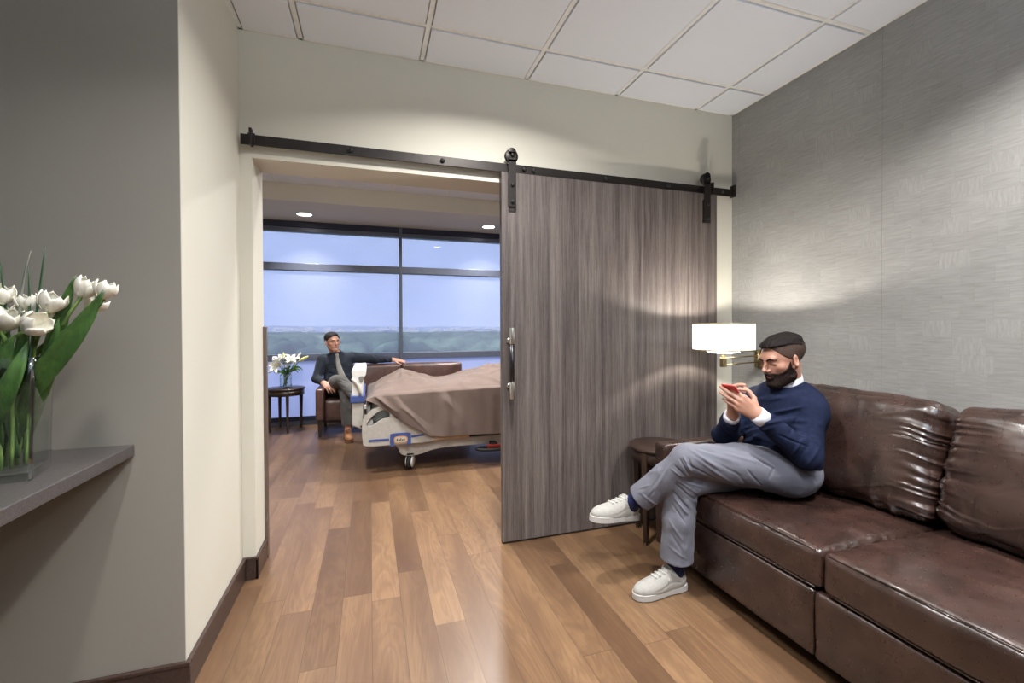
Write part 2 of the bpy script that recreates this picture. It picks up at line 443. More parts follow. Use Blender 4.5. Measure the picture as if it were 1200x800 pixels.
def mat_pane(name):
    """thin architectural glass: mostly see-through with a reflection"""
    t = NT(name); fr = t.add('ShaderNodeFresnel', {'IOR': 1.45})
    tr = t.add('ShaderNodeBsdfTransparent', {'Color': (.93, .96, 1, 1)}); gl = t.add('ShaderNodeBsdfGlossy', {'Roughness': .01, 'Color': (1, 1, 1, 1)})
    mx = t.n.new('ShaderNodeMixShader'); t.l.new(fr.outputs[0], mx.inputs[0]); t.l.new(tr.outputs[0], mx.inputs[1]); t.l.new(gl.outputs[0], mx.inputs[2])
    t.l.new(mx.outputs[0], t.out.inputs[0]); return t.m

def mat_screen(name, open_=.70, col=(210, 215, 235)):
    """woven solar screen: part open holes, part translucent thread"""
    t = NT(name); v = t.coords((1, 1, 1), 'World')
    n = t.noise(v, 3, 2)
    tr = t.add('ShaderNodeBsdfTransparent'); tl = t.add('ShaderNodeBsdfTranslucent', {'Color': lin(col)}); df = t.add('ShaderNodeBsdfDiffuse', {'Color': lin(col)})
    a = t.n.new('ShaderNodeMixShader'); a.inputs[0].default_value = .25; t.l.new(tl.outputs[0], a.inputs[1]); t.l.new(df.outputs[0], a.inputs[2])
    m = t.n.new('ShaderNodeMixShader'); t.l.new(t.math('MULTIPLY_ADD', n, .04, open_ - .02), m.inputs[0])
    t.l.new(a.outputs[0], m.inputs[1]); t.l.new(tr.outputs[0], m.inputs[2]); t.l.new(m.outputs[0], t.out.inputs[0]); return t.m

def mat_emit(name, rgb, st, base=(235, 232, 225)):
    t = NT(name); t.b.inputs['Emission Strength'].default_value = st
    n = t.noise(t.coords((1, 1, 1)), 40, 2); c = lin(rgb)
    t.set(t.b.inputs['Emission Color'], t.mix(n, tuple(x * .96 for x in c[:3]) + (1,), c))
    return t.fin(lin(base), .6)

M_wall = mat_paint('warm_greige_paint', (204, 201, 189))
M_wallg = mat_paint('taupe_grey_wall', (142, 137, 128))  # darker tone than the other walls
M_ceil = mat_paint('ceiling_tile_cool_white', (222, 226, 234), .9)  # faint blue in the white stands in for cool light on the tiles
M_gridm = simple('ceiling_grid_metal', (226, 226, 224), .5)
M_floor = mat_floor(); M_paper = mat_wallpaper(); M_door = mat_door()
M_base = mat_wood_dark('dark_brown_skirting', (62, 48, 43), (6, 1, 6))
M_black = simple('black_bronze_steel', (44, 40, 38), .42, .6, bump=.1)
M_blackm = simple('black_rubber', (18, 18, 20), .6)
M_chrome = simple('brushed_nickel', (205, 203, 198), .28, 1.)
M_brass = simple('aged_brass', (176, 158, 120), .3, 1.)
M_leather = mat_leather('glossy_chestnut_leather', (51, 35, 30), .28)
M_leather2 = mat_leather('brown_vinyl', (84, 58, 52), .36)
M_espresso = mat_wood_dark()
M_counter = simple('grey_stone_worktop', (76, 72, 71), .35, 0, .22, 160, .1)
M_frame = simple('grey_blue_aluminium', (92, 98, 116), .4, .3)
M_navy = simple('dark_navy_fascia', (28, 34, 62), .5)
M_white = simple('white_plastic', (214, 214, 212), .4)
M_bedgrey = simple('bed_grey_plastic', (176, 172, 166), .42)
M_bedblue = simple('bed_blue_plastic', (62, 80, 140), .45)

# ------------------------------------------------------------------ the room
XL, XR, YA, YB, YG, ZC = -.610, 2.424, 2.512, 2.735, 1.789, 2.731     # left wall, right wall, front/back face of the partition, grey wall, ceiling
OX0, OZ = -.554, 2.103                                                # opening: left jamb, head
Y2, ZC2, YS, ZS = 6.44, 2.86, 5.40, 2.665                             # window wall, patient-room ceiling, soffit edge, soffit height
XB0, XB1, YN = -2.6, 4.6, -1.6
struct(MB().box(-2.7, 4.7, -1.7, 6.6, -.1, 0).build('floor', M_floor))
struct(MB().box(XR, XR + .12, YN, YA, 0, ZC).build('wall_right', M_paper))
# partition with the wide opening (OX0 .. 2.05)
w = MB(); OX1 = 2.02
w.prism([(-2.6, 0), (OX0, 0), (OX0, OZ), (OX1, OZ), (OX1, 0), (4.6, 0), (4.6, 3.0), (-2.6, 3.0)], 'y', YA, YB)
struct(w.build('wall_back', M_wall))
struct(MB().box(XL - .10, XL, YG + .1, YA, 0, ZC).box(XL - .002, XL, YG + .0005, YG + .1, 0, ZC).build('wall_left', M_wall))
struct(MB().box(-2.6, XL - .002, YG, YG + .10, 0, ZC).build('wall_front', M_wallg))
struct(MB().box(-2.7, -2.6, YN, YG + .1, 0, ZC).build('wall_side', M_wallg))
struct(MB().box(-2.7, XR + .12, YN - .1, YN, 0, ZC).build('wall_rear', M_wallg))
# tiled ceiling: grid plane with raised tegular tiles
cb = MB(); cb.box(-2.7, XR + .12, YN - .1, YA, ZC + .012, ZC + .08, 1)
TX, TY, S = .2837 , 2.2120, .61
xs = [TX + S * i for i in range(-6, 5)]; ys = [TY + S * j for j in range(-7, 2)]
for x in xs: cb.box(x - .011, x + .011, YN - .1, YA, ZC - .003, ZC + .013, 1)
for y in ys: cb.box(-2.7, XR + .1, y - .011, y + .011, ZC - .0031, ZC + .013, 1)
cb.box(XL, XL + .022, YG, YA, ZC - .003, ZC + .013, 1); cb.box(XR - .02, XR, YN, YA, ZC - .003, ZC + .013, 1); cb.box(XL, XR, YA - .014, YA, ZC - .003, ZC + .013, 1)
for i in range(len(xs) - 1):
    for j in range(len(ys) - 1):
        x0, x1, y0, y1 = xs[i] + .018, xs[i + 1] - .018, ys[j] + .018, ys[j + 1] - .018
        x1 = min(x1, XR - .027); y1 = min(y1, YA - .020)
        if x0 < XL + .02 < x1 and y1 > YG: x0 = XL + .029
        if x1 > x0 + .02 and y1 > y0 + .02: cb.box(x0, x1, y0, y1, ZC - .008, ZC + .013, 0)
struct(cb.build('ceiling', [M_ceil, M_gridm]))
def skirting(name, x0, x1, y0, y1, nx, ny):
    """skirting run: profile proud of the wall face towards (nx, ny)"""
    b = MB(); t = .012
    if ny: ya, yb = (y0, y0 + ny * t); b.box(x0, x1, min(ya, yb), max(ya, yb), 0, .098); yb = y0 + ny * (t + .004); b.box(x0, x1, min(ya, yb), max(ya, yb), .098, .112)
    else: xa, xb = (x0, x0 + nx * t); b.box(min(xa, xb), max(xa, xb), y0, y1, 0, .098); xb = x0 + nx * (t + .004); b.box(min(xa, xb), max(xa, xb), y0, y1, .098, .112)
    return struct(b.build(name, M_base, bevel=.003, seg=2))
skirting('baseboard_front', -2.6, XL + .016, YG, 0, 0, -1)
skirting('baseboard_left', XL, 0, YG, YA, 1, 0)
skirting('baseboard_back', XL + .012, OX0 + .012, YA, 0, 0, -1)
skirting('baseboard_jamb', OX0, 0, YA - .012, YB - .03, 1, 0)
skirting('baseboard_corner', OX1, XR, YA, 0, 0, -1)
skirting('baseboard_right', XR, 0, YN, YA, -1, 0)
struct(MB().box(OX0 - .02, OX0 + .016, YB - .022, YB + .012, .0, 1.265).build('trim_1', simple('brown_corner_guard', (98, 84, 76), .4), bevel=.003))
# patient room shell
struct(MB().box(-2.7, -2.6, YB, Y2 + .1, 0, 3.0).build('wall_patient_left', M_wall))
struct(MB().box(4.6, 4.7, YB, Y2 + .1, 0, 3.0).build('wall_patient_right', M_wall))
c2 = MB(); c2.box(-2.7, 4.7, YB, YS + .02, ZC2, ZC2 + .08, 1)
for i in range(-4, 8):
    for j in range(0, 5):
        x0 = -.95 + .61 * i; y1 = YS - .006 - .61 * j
        y0 = max(y1 - .61 + .024, YB + .01)
        if y1 > y0: c2.box(max(x0 + .012, -2.6), min(x0 + .598, 4.6), y0, y1 - .01, ZC2 - .007, ZC2 + .001, 0)
struct(c2.build('ceiling_patient', [M_ceil, M_gridm]))
struct(MB().box(-2.6, 4.6, YS, Y2 + .1, ZS, ZC2 + .08).build('ceiling_soffit', mat_paint('soffit_paint', (206, 202, 192))))

# windows: curtain wall of two stacked lights per bay, low frosted panel, shade cassette at the head
wf = MB(); x0w, x1w = -2.6, 4.6
muls = [-1.96, .413, 2.79]
def rail(z0, z1, d=.07): wf.box(x0w, x1w, Y2 - d, Y2 + .06, z0, z1)
wf.box(x0w, x1w, Y2 - .05, Y2 + .06, 2.535, 2.59); rail(2.03, 2.125, .05); rail(.845, .93, .05); rail(.0, .06, .05)
for m in muls: wf.box(m - .022, m + .022, Y2 - .075, Y2 + .06, 0, 2.665)
struct(wf.build('window_frame', M_frame, bevel=.004))
struct(MB().box(x0w, x1w, Y2 - .07, Y2 + .05, 2.59, ZS).build('trim_2', M_navy, bevel=.004))
struct(MB().box(x0w, x1w, Y2 - .06, Y2 - .02, .06, .115).build('baseboard_window', M_navy, bevel=.003))
edges = [x0w] + muls + [x1w]; n = 1
M_pane = mat_pane('window_glass'); M_frost = NT('frosted_lower_panel')
_t = M_frost; _tl = _t.add('ShaderNodeBsdfTranslucent', {'Color': lin((226, 231, 249))}); _df = _t.add('ShaderNodeBsdfDiffuse', {'Color': lin((214, 219, 238))})
_mx = _t.n.new('ShaderNodeMixShader'); _t.l.new(_t.math('MULTIPLY_ADD', _t.noise(_t.coords((1, 1, 1)), 2, 2), .1, .25), _mx.inputs[0]); _t.l.new(_tl.outputs[0], _mx.inputs[1]); _t.l.new(_df.outputs[0], _mx.inputs[2]); _t.l.new(_mx.outputs[0], _t.out.inputs[0])
M_frost = _t.m
M_scr = mat_screen('solar_screen_fabric')
for a, b in zip(edges[:-1], edges[1:]):
    for z0, z1 in ((.93, 2.03), (2.125, 2.535)):
        struct(MB().box(a + .022, b - .022, Y2 + .01, Y2 + .018, z0, z1).build('window_%d' % n, M_pane)); n += 1
    struct(MB().box(a + .022, b - .022, Y2 + .01, Y2 + .02, .06, .845).build('window_%d' % n, M_frost)); n += 1
    for z0, z1 in ((.935, 2.028), (2.127, 2.53)) if -2 < a < 1 else ():
        tag(MB().box(a + .03, b - .03, Y2 - .012, Y2 - .011, z0, z1).build('roller_shade', M_scr),
            'sheer woven %s shade over the %s light of the %s window bay' % ('tall' if z0 < 1 else 'short', 'middle' if z0 < 1 else 'top', {1: 'left', 2: 'right'}[edges.index(a)]), 'window shade', 'sheer window shades')

# recessed downlights in the soffit
for x, lab in ((-.755, 'round recessed downlight above the vase of lilies, left one in the soffit'), (1.575, 'round recessed downlight above the bed, right one in the soffit')):
    t = thing('downlight', lab, 'ceiling light', (x, 5.98, ZS), 0, 'downlights in the soffit')
    MB().lathe([(.105, 0), (.105, -.006), (.088, -.006), (.08, .0)], seg=32).build('trim_ring', M_white, t)
    MB().lathe([(.0, -.002), (.082, -.002)], seg=32).build('lens', mat_emit('downlight_lens', (255, 246, 232), 14), t)

# ------------------------------------------------------------------ sliding door with its rail
RZ0, RZ1 = 2.152, 2.202
DX0, DX1, DY0, DY1, DZ1 = .724, 2.243, 2.456, 2.498, 2.148
d = thing('sliding_door', 'wide grey-brown vertical grain barn door hanging from the black rail', 'door', ((DX0 + DX1) / 2, DY1, 0))
O = Vector(d.location)
def rel(o, root=None):
    """children built in world numbers: keep them there"""
    if o.parent.parent is None: o.matrix_parent_inverse = Matrix.Translation(-Vector(o.parent.location))
    return o
M_dedge = simple('door_edge_band', (118, 104, 96), .5)
p = MB().box(DX0, DX1, DY0, DY1, .012, DZ1); p.mi[0] = 1; p.mi[1] = 1
rel(p.build('door_panel', [M_door, M_door], d, bevel=.0015))
rel(MB().box(DX0, DX1, DY0 + .012, DY1 - .006, .004, .0125).build('bottom_guide', M_blackm, d))
for hx in (.782, 2.143):
    h = MB(); yf = DY0 - .028
    h.box(hx - .023, hx + .023, yf, yf + .007, 1.945, 2.215)
    h.lathe([(.0, -.0035), (.023, -.0035), (.023, .0035), (0, .0035)], seg=24, M=Matrix.Translation((hx, yf + .0035, 2.258)) @ Matrix.Rotation(PI / 2, 4, 'X'))
    h.box(hx - .023, hx + .023, yf, yf + .007, 2.2, 2.258)
    st = rel(h.build('hanger_strap', M_black, d, bevel=.001))
    rel(MB().box(hx - .019, hx + .019, yf + .006, DY0 + .001, 1.95, 2.10).build('spacer', M_black, d))
    wy = DY0 - .006
    rel(MB().lathe([(0, -.010), (.036, -.010), (.040, -.006), (.034, 0), (.040, .006), (.036, .010), (0, .010)], seg=32, M=Matrix.Translation((hx, wy, 2.238)) @ Matrix.Rotation(PI / 2, 4, 'X')).build('wheel', M_black, d))
    for bz in (1.972, 2.068, 2.238):
        rel(MB().lathe([(0, 0), (.009, 0), (.011, -.006), (.007, -.011), (0, -.012)], seg=16, M=Matrix.Translation((hx, yf, bz)) @ Matrix.Rotation(-PI / 2, 4, 'X')).build('bolt', M_blackm, d))
hd = MB(); hx, hy = .766, 2.40
hd.cyl((hx, hy, .935), (hx, hy, 1.165), .0125)
g = rel(hd.build('handle', simple('black_grip', (14, 15, 26), .3), d))
for za, zb, zs in ((1.16, 1.252, 1.180), (.85, .942, .918)):
    rel(MB().cyl((hx, hy, za), (hx, hy, zb), .0145).build('handle_end', M_chrome, d, bevel=.001))
    rel(MB().cyl((hx, hy + .005, zs), (hx, DY0 + .001, zs), .008).lathe([(.016, 0), (.016, .006), (0, .006)], c=(0, 0, 0), seg=20, M=Matrix.Translation((hx, DY0, zs)) @ Matrix.Rotation(PI / 2, 4, 'X')).build('handle_post', M_chrome, d))

t = thing('door_rail', 'long flat black steel rail bolted above the opening', 'rail', (.9, YA, RZ0))
rel(MB().box(-.594, 2.396, 2.470, 2.478, RZ0, RZ1).build('rail_bar', M_black, t, bevel=.001))
for bx in (-.088, .389, .867, .926, 1.40, 1.863, 2.3):
    rel(MB().cyl((bx, YA, 2.177), (bx, 2.478, 2.177), .010, 12).build('spacer', M_black, t))
    rel(MB().lathe([(0, 0), (.011, 0), (.013, -.006), (.009, -.013), (0, -.015)], seg=16, M=Matrix.Translation((bx, 2.470, 2.177)) @ Matrix.Rotation(-PI / 2, 4, 'X')).build('bolt', M_blackm, t))
for sx in (-.545, 2.20, 2.385):
    rel(MB().box(sx - .006, sx + .006, 2.440, 2.482, RZ0 - .008, RZ1 + .022).box(sx - .016, sx + .016, 2.462, 2.470, RZ0 - .004, RZ1 + .004).build('end_stop', M_black, t, bevel=.001))

# ------------------------------------------------------------------ stone counter
tag(MB().box(-1.9, -.748, .35, YG, .828, .866).build('counter', M_counter, bevel=.003),
    'dark grey stone counter slab fixed to the taupe wall under the tulips', 'counter')

# ------------------------------------------------------------------ side tables
def side_table(name, label, cx, cy, h, r, legs_phi, leg_r):
    t = thing(name, label, 'side table', (cx, cy, 0))
    MB().lathe([(0, h - .022), (r - .006, h - .022), (r, h - .016), (r, h - .005), (r - .005, h), (0, h)], seg=64).build('table_top', M_espresso, t)
    MB().lathe([(r - .022, h - .088), (r - .012, h - .088), (r - .012, h - .022), (r - .022, h - .022)], seg=64).build('apron', M_espresso, t)
    for ph in legs_phi:
        c, s_ = math.cos(ph), math.sin(ph); b = MB()
        M = Matrix.Rotation(ph, 4, 'Z'); vs = []
        for z, w, rr in ((h - .022, .019, leg_r), (.0, .011, leg_r - .006)):
            for dx, dy in ((-w, -w), (w, -w), (w, w), (-w, w)): vs.append(M @ Vector((rr + dx, dy, z)))
        b.add(vs, [(0, 1, 2, 3), (7, 6, 5, 4), (0, 4, 5, 1), (1, 5, 6, 2), (2, 6, 7, 3), (3, 7, 4, 0)])
        leg = b.build('leg', M_espresso, t, bevel=.003)
        g = MB(); p = M @ Vector((leg_r - .006, 0, 0)); g.lathe([(0, 0), (.011, 0), (.012, .009), (0, .009)], c=p, seg=14).build('foot_glide', M_chrome, leg)
    return t
side_table('side_table', 'round dark wood side table between the sofa arm and the sliding door', 1.653, 2.262, .553, .186, [math.radians(a) for a in (203, 113, 23, 293)], .163)
side_table('side_table', 'round dark wood side table by the window carrying the lilies', -1.005, 6.12, .535, .225, [math.radians(a) for a in (30, 120, 210, 285)], .19)

# ------------------------------------------------------------------ wall sconce
t = thing('wall_sconce', 'swing-arm wall lamp with a lit white drum shade on the wallpapered wall', 'wall lamp', (XR, 2.26, 1.04))
LX, LY = 1.968, 2.105
rel(MB().box(XR - .018, XR, 2.215, 2.305, .985, 1.105).build('backplate', M_brass, t, bevel=.004))
rel(MB().cyl((XR - .04, 2.25, .99), (XR - .04, 2.25, 1.10), .008).box(XR - .04, XR - .01, 2.244, 2.256, 1.0, 1.01).box(XR - .04, XR - .01, 2.244, 2.256, 1.08, 1.09).build('pivot_post', M_brass, t))
for z in (1.028, 1.068): rel(MB().cyl((XR - .04, 2.25, z), (LX + .012, LY + .01, z), .0045, 12).build('arm', M_brass, t))
rel(MB().cyl((LX, LY, 1.018), (LX, LY, 1.105), .011).box(LX - .014, LX + .014, LY - .014, LY + .014, 1.018, 1.074).build('knuckle', M_brass, t, bevel=.002))
tr = NT('lit_shade_linen'); _n = tr.noise(tr.coords((1, 1, 1)), 60, 2)
tr.set(tr.b.inputs['Emission Color'], tr.mix(_n, lin((255, 250, 240)), lin((255, 252, 246)))); tr.b.inputs['Emission Strength'].default_value = 2.6
M_shade = tr.fin(lin((250, 246, 238)), .9, Transmission_Weight=0.)
sh = rel(MB().lathe([(.166, 1.122), (.166, 1.270)], c=(LX, LY, 0), seg=64).build('lamp_shade', M_shade, t, solid=.002))
for z in (1.119, 1.271): rel(MB().lathe([(.1645, z - .004), (.1685, z - .004), (.1685, z + .004), (.1645, z + .004), (.1645, z - .004)], c=(LX, LY, 0), seg=64).build('shade_ring', simple('gold_trim', (150, 136, 100), .5, .3), t))
bowl = [(.115 * math.sin(a), 1.128 - .030 * math.cos(a)) for a in np.linspace(0, PI / 2, 10)]
rel(MB().lathe(bowl, c=(LX, LY, 0), seg=48).build('diffuser_bowl', mat_emit('lit_opal_glass', (255, 250, 242), 11), t, solid=.002))
rel(MB().cyl((LX, LY, 1.09), (LX, LY, 1.152), .012).build('lamp_holder', M_brass, t))
rel(MB().lathe([(.0, 1.195), (.014, 1.192), (.020, 1.178), (.018, 1.160), (.012, 1.150)], c=(LX, LY, 0), seg=24).build('bulb', mat_emit('lit_bulb', (255, 240, 215), 20), t))
# ------------------------------------------------------------------ big leather sofa along the wallpapered wall
sofa = thing('sofa', 'long glossy brown leather sofa against the wallpapered wall', 'sofa', (1.95, 1.15, 0))
SX = 1.485
def R(o): return rel(o)
b = MB(); b.box(SX + .02, 2.36, .12, 2.07, .08, .30)
R(b.build('frame', M_leather, sofa, bevel=.01))
# front rail in two upholstered panels with a seam between
def front_wr(P, W): return .003 * fbm(W[:, 1] * 5, W[:, 2] * 14, W[:, 0] * 3, 2)
for ya, yb in ((1.168, 2.075), (.12, 1.165)):
    R(cushion('front_panel', SX, SX + .05, ya, yb, .078, .318, .012, M_leather, sofa, (4, 60, 16), (.004, 0, 0), front_wr))
for x, y in ((1.56, .2), (1.56, 2.0), (2.3, .2), (2.3, 2.0)):
    R(MB().lathe([(0, 0), (.02, 0), (.026, .08), (0, .08)], c=(x, y, 0), seg=16).build('leg', M_espresso, sofa))
# arms
def arm_wr(P, W): return .0025 * fbm(W[:, 0] * 9, W[:, 1] * 9, W[:, 2] * 9, 2)
for ya, yb in ((1.99, 2.082), (.12, .21)):
    R(cushion('arm', SX - .004, 2.38, ya, yb, .078, .628, .016, M_leather, sofa, (50, 8, 30), (0, .004, .002), arm_wr))
# back frame
R(cushion('back_frame', 2.20, 2.385, .16, 2.06, .25, .862, .04, M_leather, sofa, (10, 80, 20), (0, 0, .004), lambda P, W: .003 * fbm(W[:, 0] * 8, W[:, 1] * 8, W[:, 2] * 8, 2)))
# seat cushions
def seat_wr(seed):
    def f(P, W):
        d = .004 * fbm(W[:, 0] * 6 + seed, W[:, 1] * 6, W[:, 2] * 6, 3)
        e = np.minimum(1 - np.abs(P[:, 0]), 1 - np.abs(P[:, 1]))           # gathers run in from the edges of the top
        top = (P[:, 2] > .9)
        ey = np.exp(-(1 - np.abs(P[:, 1])) / .10) ; ex = np.exp(-(1 + P[:, 0]) / .06)
        d += top * ey * .0035 * vnoise(W[:, 0] * 55 + seed, W[:, 1] * 4, 0 * W[:, 0]) + top * ex * .0015 * vnoise(W[:, 1] * 45 + seed, W[:, 0] * 5, 0 * W[:, 0])
        d += top * .003 * np.maximum(0, vnoise(W[:, 0] * 7 + seed, W[:, 1] * 16 + W[:, 0] * 9, 0 * W[:, 0])) * 1.
        return d
    return f
def sit(cx, cy, dep, sx, sy):
    def f(P, W):
        return W
    return f
def seat_extra(P, W):
    # the person's weight dents the first cushion
    wx = W[:, 0] + 1.85; wy = W[:, 1] + 1.565
    g = np.exp(-((wx - 1.88) / .22) ** 2 - ((wy - 1.62) / .24) ** 2) * (P[:, 2] > 0)
    W = W.copy(); W[:, 2] -= .040 * g; return W
R(cushion('seat_cushion', SX + .0, 2.18, 1.142, 1.988, .322, .468, .026, M_leather, sofa, (90, 100, 20), (.010, .004, .022), seat_wr(3.3), None, seat_extra))
R(cushion('seat_cushion', SX + .0, 2.18, .215, 1.138, .322, .468, .026, M_leather, sofa, (90, 100, 20), (.010, .004, .022), seat_wr(9.7)))
# piping on the cushion front
for ya, yb in ((1.165, 1.965), (.24, 1.115)):
    for z, xx in ((.461, SX + .009), (.329, SX + .009)):
        pts = [(xx - .003 - .009 * math.sin(PI * k / 24) * .6, ya + (yb - ya) * k / 24, z + (.010 if z > .4 else -.0) * math.sin(PI * k / 24) * .8) for k in range(25)]
        R(MB().tube(pts, .0032, 8).build('piping', M_leather, sofa))
# back cushions: leaning, puffed, gathered along the side seams
def back_wr(seed, side):
    def f(P, W):
        front = np.clip(-P[:, 0] + .2, 0, 1)
        d = .005 * fbm(W[:, 0] * 5 + seed, W[:, 1] * 5, W[:, 2] * 5, 3)
        for s_, a in ((1, 1.), (-1, 1.)):
            e = 1 - P[:, 1] * s_
            d += a * front * np.exp(-(e / .19) ** 1.3) * .0075 * (1 - np.abs(vnoise(W[:, 2] * 52 + seed * s_ + 1.6 * vnoise(W[:, 1] * 9, W[:, 2] * 6, seed + 0 * W[:, 0]), W[:, 1] * 5, 0 * W[:, 0])) * 2.0)
        e = 1 + P[:, 2]
        d += front * np.exp(-(e / .25) ** 1.2) * .009 * (1 - np.abs(vnoise(W[:, 1] * 15 + seed, W[:, 2] * 4, 0 * W[:, 0])) * 2.2)
        e = 1 - P[:, 2]
        d += front * np.exp(-(e / .10) ** 1.3) * .007 * vnoise(W[:, 1] * 20 + seed, W[:, 2] * 4, 0 * W[:, 0])
        # random creases across the face
        c = 1 - np.abs(vnoise(W[:, 1] * 6 + seed, W[:, 2] * 9 + W[:, 1] * 4, 0 * W[:, 0])) * 7
        d += front * .0016 * np.maximum(0, c)
        return d
    return f
lean = math.radians(13)
def backM(cy): return Matrix.Translation((2.10, cy, .47)) @ Matrix.Rotation(lean, 4, 'Y')
def back_extra(P, W):
    W = W.copy(); zz = P[:, 2]
    W[:, 1] *= 1 - .022 * np.clip(zz, -.2, 1) - .010 * (1 - zz * zz)
    W[:, 2] += -.012 * np.abs(P[:, 1]) ** 3 * (zz > .3) + .006
    return W
# seam line between the two cushions lies at y 1.11
R(cushion('back_cushion', -.115, .085, -.435, .435, .0, .475, .055, M_leather, sofa, (24, 170, 120), (.045, .0, .012), back_wr(2.1, 1), backM(1.552), back_extra))
R(cushion('back_cushion', -.115, .085, -.445, .445, .0, .475, .055, M_leather, sofa, (24, 170, 120), (.045, .0, .012), back_wr(7.7, 1), backM(.662), back_extra))

# ------------------------------------------------------------------ loveseat below the window
s2 = thing('loveseat', 'brown vinyl loveseat with tapered dark legs below the window', 'sofa', (.3, 5.9, 0))
R(cushion('seat_cushion', -.51, 1.13, 5.60, 6.10, .175, .425, .03, M_leather2, s2, (60, 30, 12), (.0, .008, .012), lambda P, W: .003 * fbm(W[:, 0] * 6, W[:, 1] * 6, W[:, 2] * 6, 2)))
for xa, xb in ((-.605, -.512), (1.132, 1.225)):
    R(cushion('arm', xa, xb, 5.56, 6.28, .20, .565, .018, M_leather2, s2, (8, 40, 20), (.004, .004, .004)))
for xa, xb in ((-.51, .398), (.402, 1.21)):
    R(cushion('backrest', xa, xb, 6.08, 6.27, .18, .792, .03, M_leather2, s2, (50, 12, 30), (.0, .02, .010), lambda P, W: .003 * fbm(W[:, 0] * 6, W[:, 1] * 6, W[:, 2] * 6, 2)))
for x, y in ((-.56, 5.62), (1.18, 5.62), (-.56, 6.22), (1.18, 6.22)):
    b = MB(); b.add([(x + dx * w, y + dy * w, z) for z, w in ((.0, .017), (.205, .028)) for dx, dy in ((-1, -1), (1, -1), (1, 1), (-1, 1))],
          [(3, 2, 1, 0), (4, 5, 6, 7), (0, 1, 5, 4), (1, 2, 6, 5), (2, 3, 7, 6), (3, 0, 4, 7)])
    R(b.build('leg', M_espresso, s2, bevel=.003))

# ------------------------------------------------------------------ hospital bed
bed = thing('hospital_bed', 'grey and blue hospital bed on casters under the brown blanket', 'bed', (.95, 4.5, 0))
YF = 4.0
def spl(P, n=8):
    """closed smooth outline through points"""
    out = []; N = len(P)
    for i in range(N):
        p0, p1, p2, p3 = [np.array(P[(i + k - 1) % N], float) for k in range(4)]
        for t in np.linspace(0, 1, n, endpoint=False):
            out.append(tuple(.5 * ((2 * p1) + (-p0 + p2) * t + (2 * p0 - 5 * p1 + 4 * p2 - p3) * t * t + (-p0 + 3 * p1 - 3 * p2 + p3) * t ** 3)))
    return out
def plate_with_hole(outer, hole, y0, y1, name, mat, parent, bevel=.006):
    """flat moulding in the XZ plane with one opening"""
    bm = bmesh.new(); es = []
    for loop in (outer, hole):
        vs = [bm.verts.new((x, y0, z)) for x, z in loop]
        es += [bm.edges.new((vs[i], vs[(i + 1) % len(vs)])) for i in range(len(vs))]
    bmesh.ops.triangle_fill(bm, edges=es, use_beauty=True, use_dissolve=False)
    r = bmesh.ops.extrude_face_region(bm, geom=bm.faces[:])
    bmesh.ops.translate(bm, verts=[g for g in r['geom'] if isinstance(g, bmesh.types.BMVert)], vec=(0, y1 - y0, 0))
    bmesh.ops.recalc_face_normals(bm, faces=bm.faces)
    me = bpy.data.meshes.new(name); bm.to_mesh(me); bm.free(); me.materials.append(mat)
    o = bpy.data.objects.new(name, me); C.objects.link(o); o.parent = parent
    if bevel:
        d = o.modifiers.new('b', 'BEVEL'); d.width = bevel; d.segments = 2; d.limit_method = 'ANGLE'; d.angle_limit = 1.0
    return rel(o)
outer = spl([(-.07, .428), (-.053, .497), (.002, .558), (.076, .592), (.144, .592), (.185, .555), (.203, .485), (.263, .462), (.365, .398), (.442, .332), (.530, .285), (.505, .254), (.35, .250), (.173, .250), (-.037, .255), (-.066, .312)], 5)
hole = spl([(-.034, .436), (-.008, .480), (.04, .528), (.095, .553), (.140, .548), (.157, .515), (.150, .487), (.093, .474), (.03, .436), (-.006, .420)], 4)
for yy, nm in ((YF, 'side_rail'), (5.0, 'side_rail')):
    rl = plate_with_hole(outer, hole, yy - .02, yy + .02, nm, M_bedgrey, bed)
    if yy == YF:
        ys = YF - .023
        rel(MB().box(-.018, .150, ys, ys + .006, .290, .308).build('blue_stripe', M_bedblue, rl), bed)
        rel(MB().prism([(.338, .300), (.455, .310), (.440, .326), (.338, .318)], 'y', ys, ys + .006).build('blue_stripe', M_bedblue, rl), bed)
        bd = spl([(.160, .245), (.160, .33), (.172, .346), (.25, .350), (.322, .344), (.334, .33), (.334, .245), (.30, .245), (.297, .300), (.197, .300), (.194, .245)], 3)
        rel(MB().prism(bd, 'y', ys - .001, ys + .006).build('badge_frame', M_bedblue, rl), bed)
        rel(MB().prism(spl([(.196, .268), (.196, .312), (.247, .322), (.300, .312), (.300, .268), (.247, .262)], 4), 'y', ys - .003, ys + .004).build('badge_plate', simple('orange_badge', (206, 150, 84), .4), rl), bed)
        rel(MB().prism(spl([(.204, .273), (.204, .307), (.247, .315), (.292, .307), (.292, .273), (.247, .268)], 4), 'y', ys - .0045, ys + .004).build('badge_face', simple('grey_badge', (188, 182, 168), .4), rl), bed)
        mk = MB()
        for k, (xx, w_, hh) in enumerate(((.214, .010, .018), (.230, .014, .010), (.246, .006, .020), (.257, .012, .010), (.273, .010, .014))): mk.box(xx, xx + w_, ys - .0055, ys - .003, .284, .284 + hh)
        rel(mk.build('badge_mark', simple('badge_dark', (60, 52, 50), .5), rl), bed)
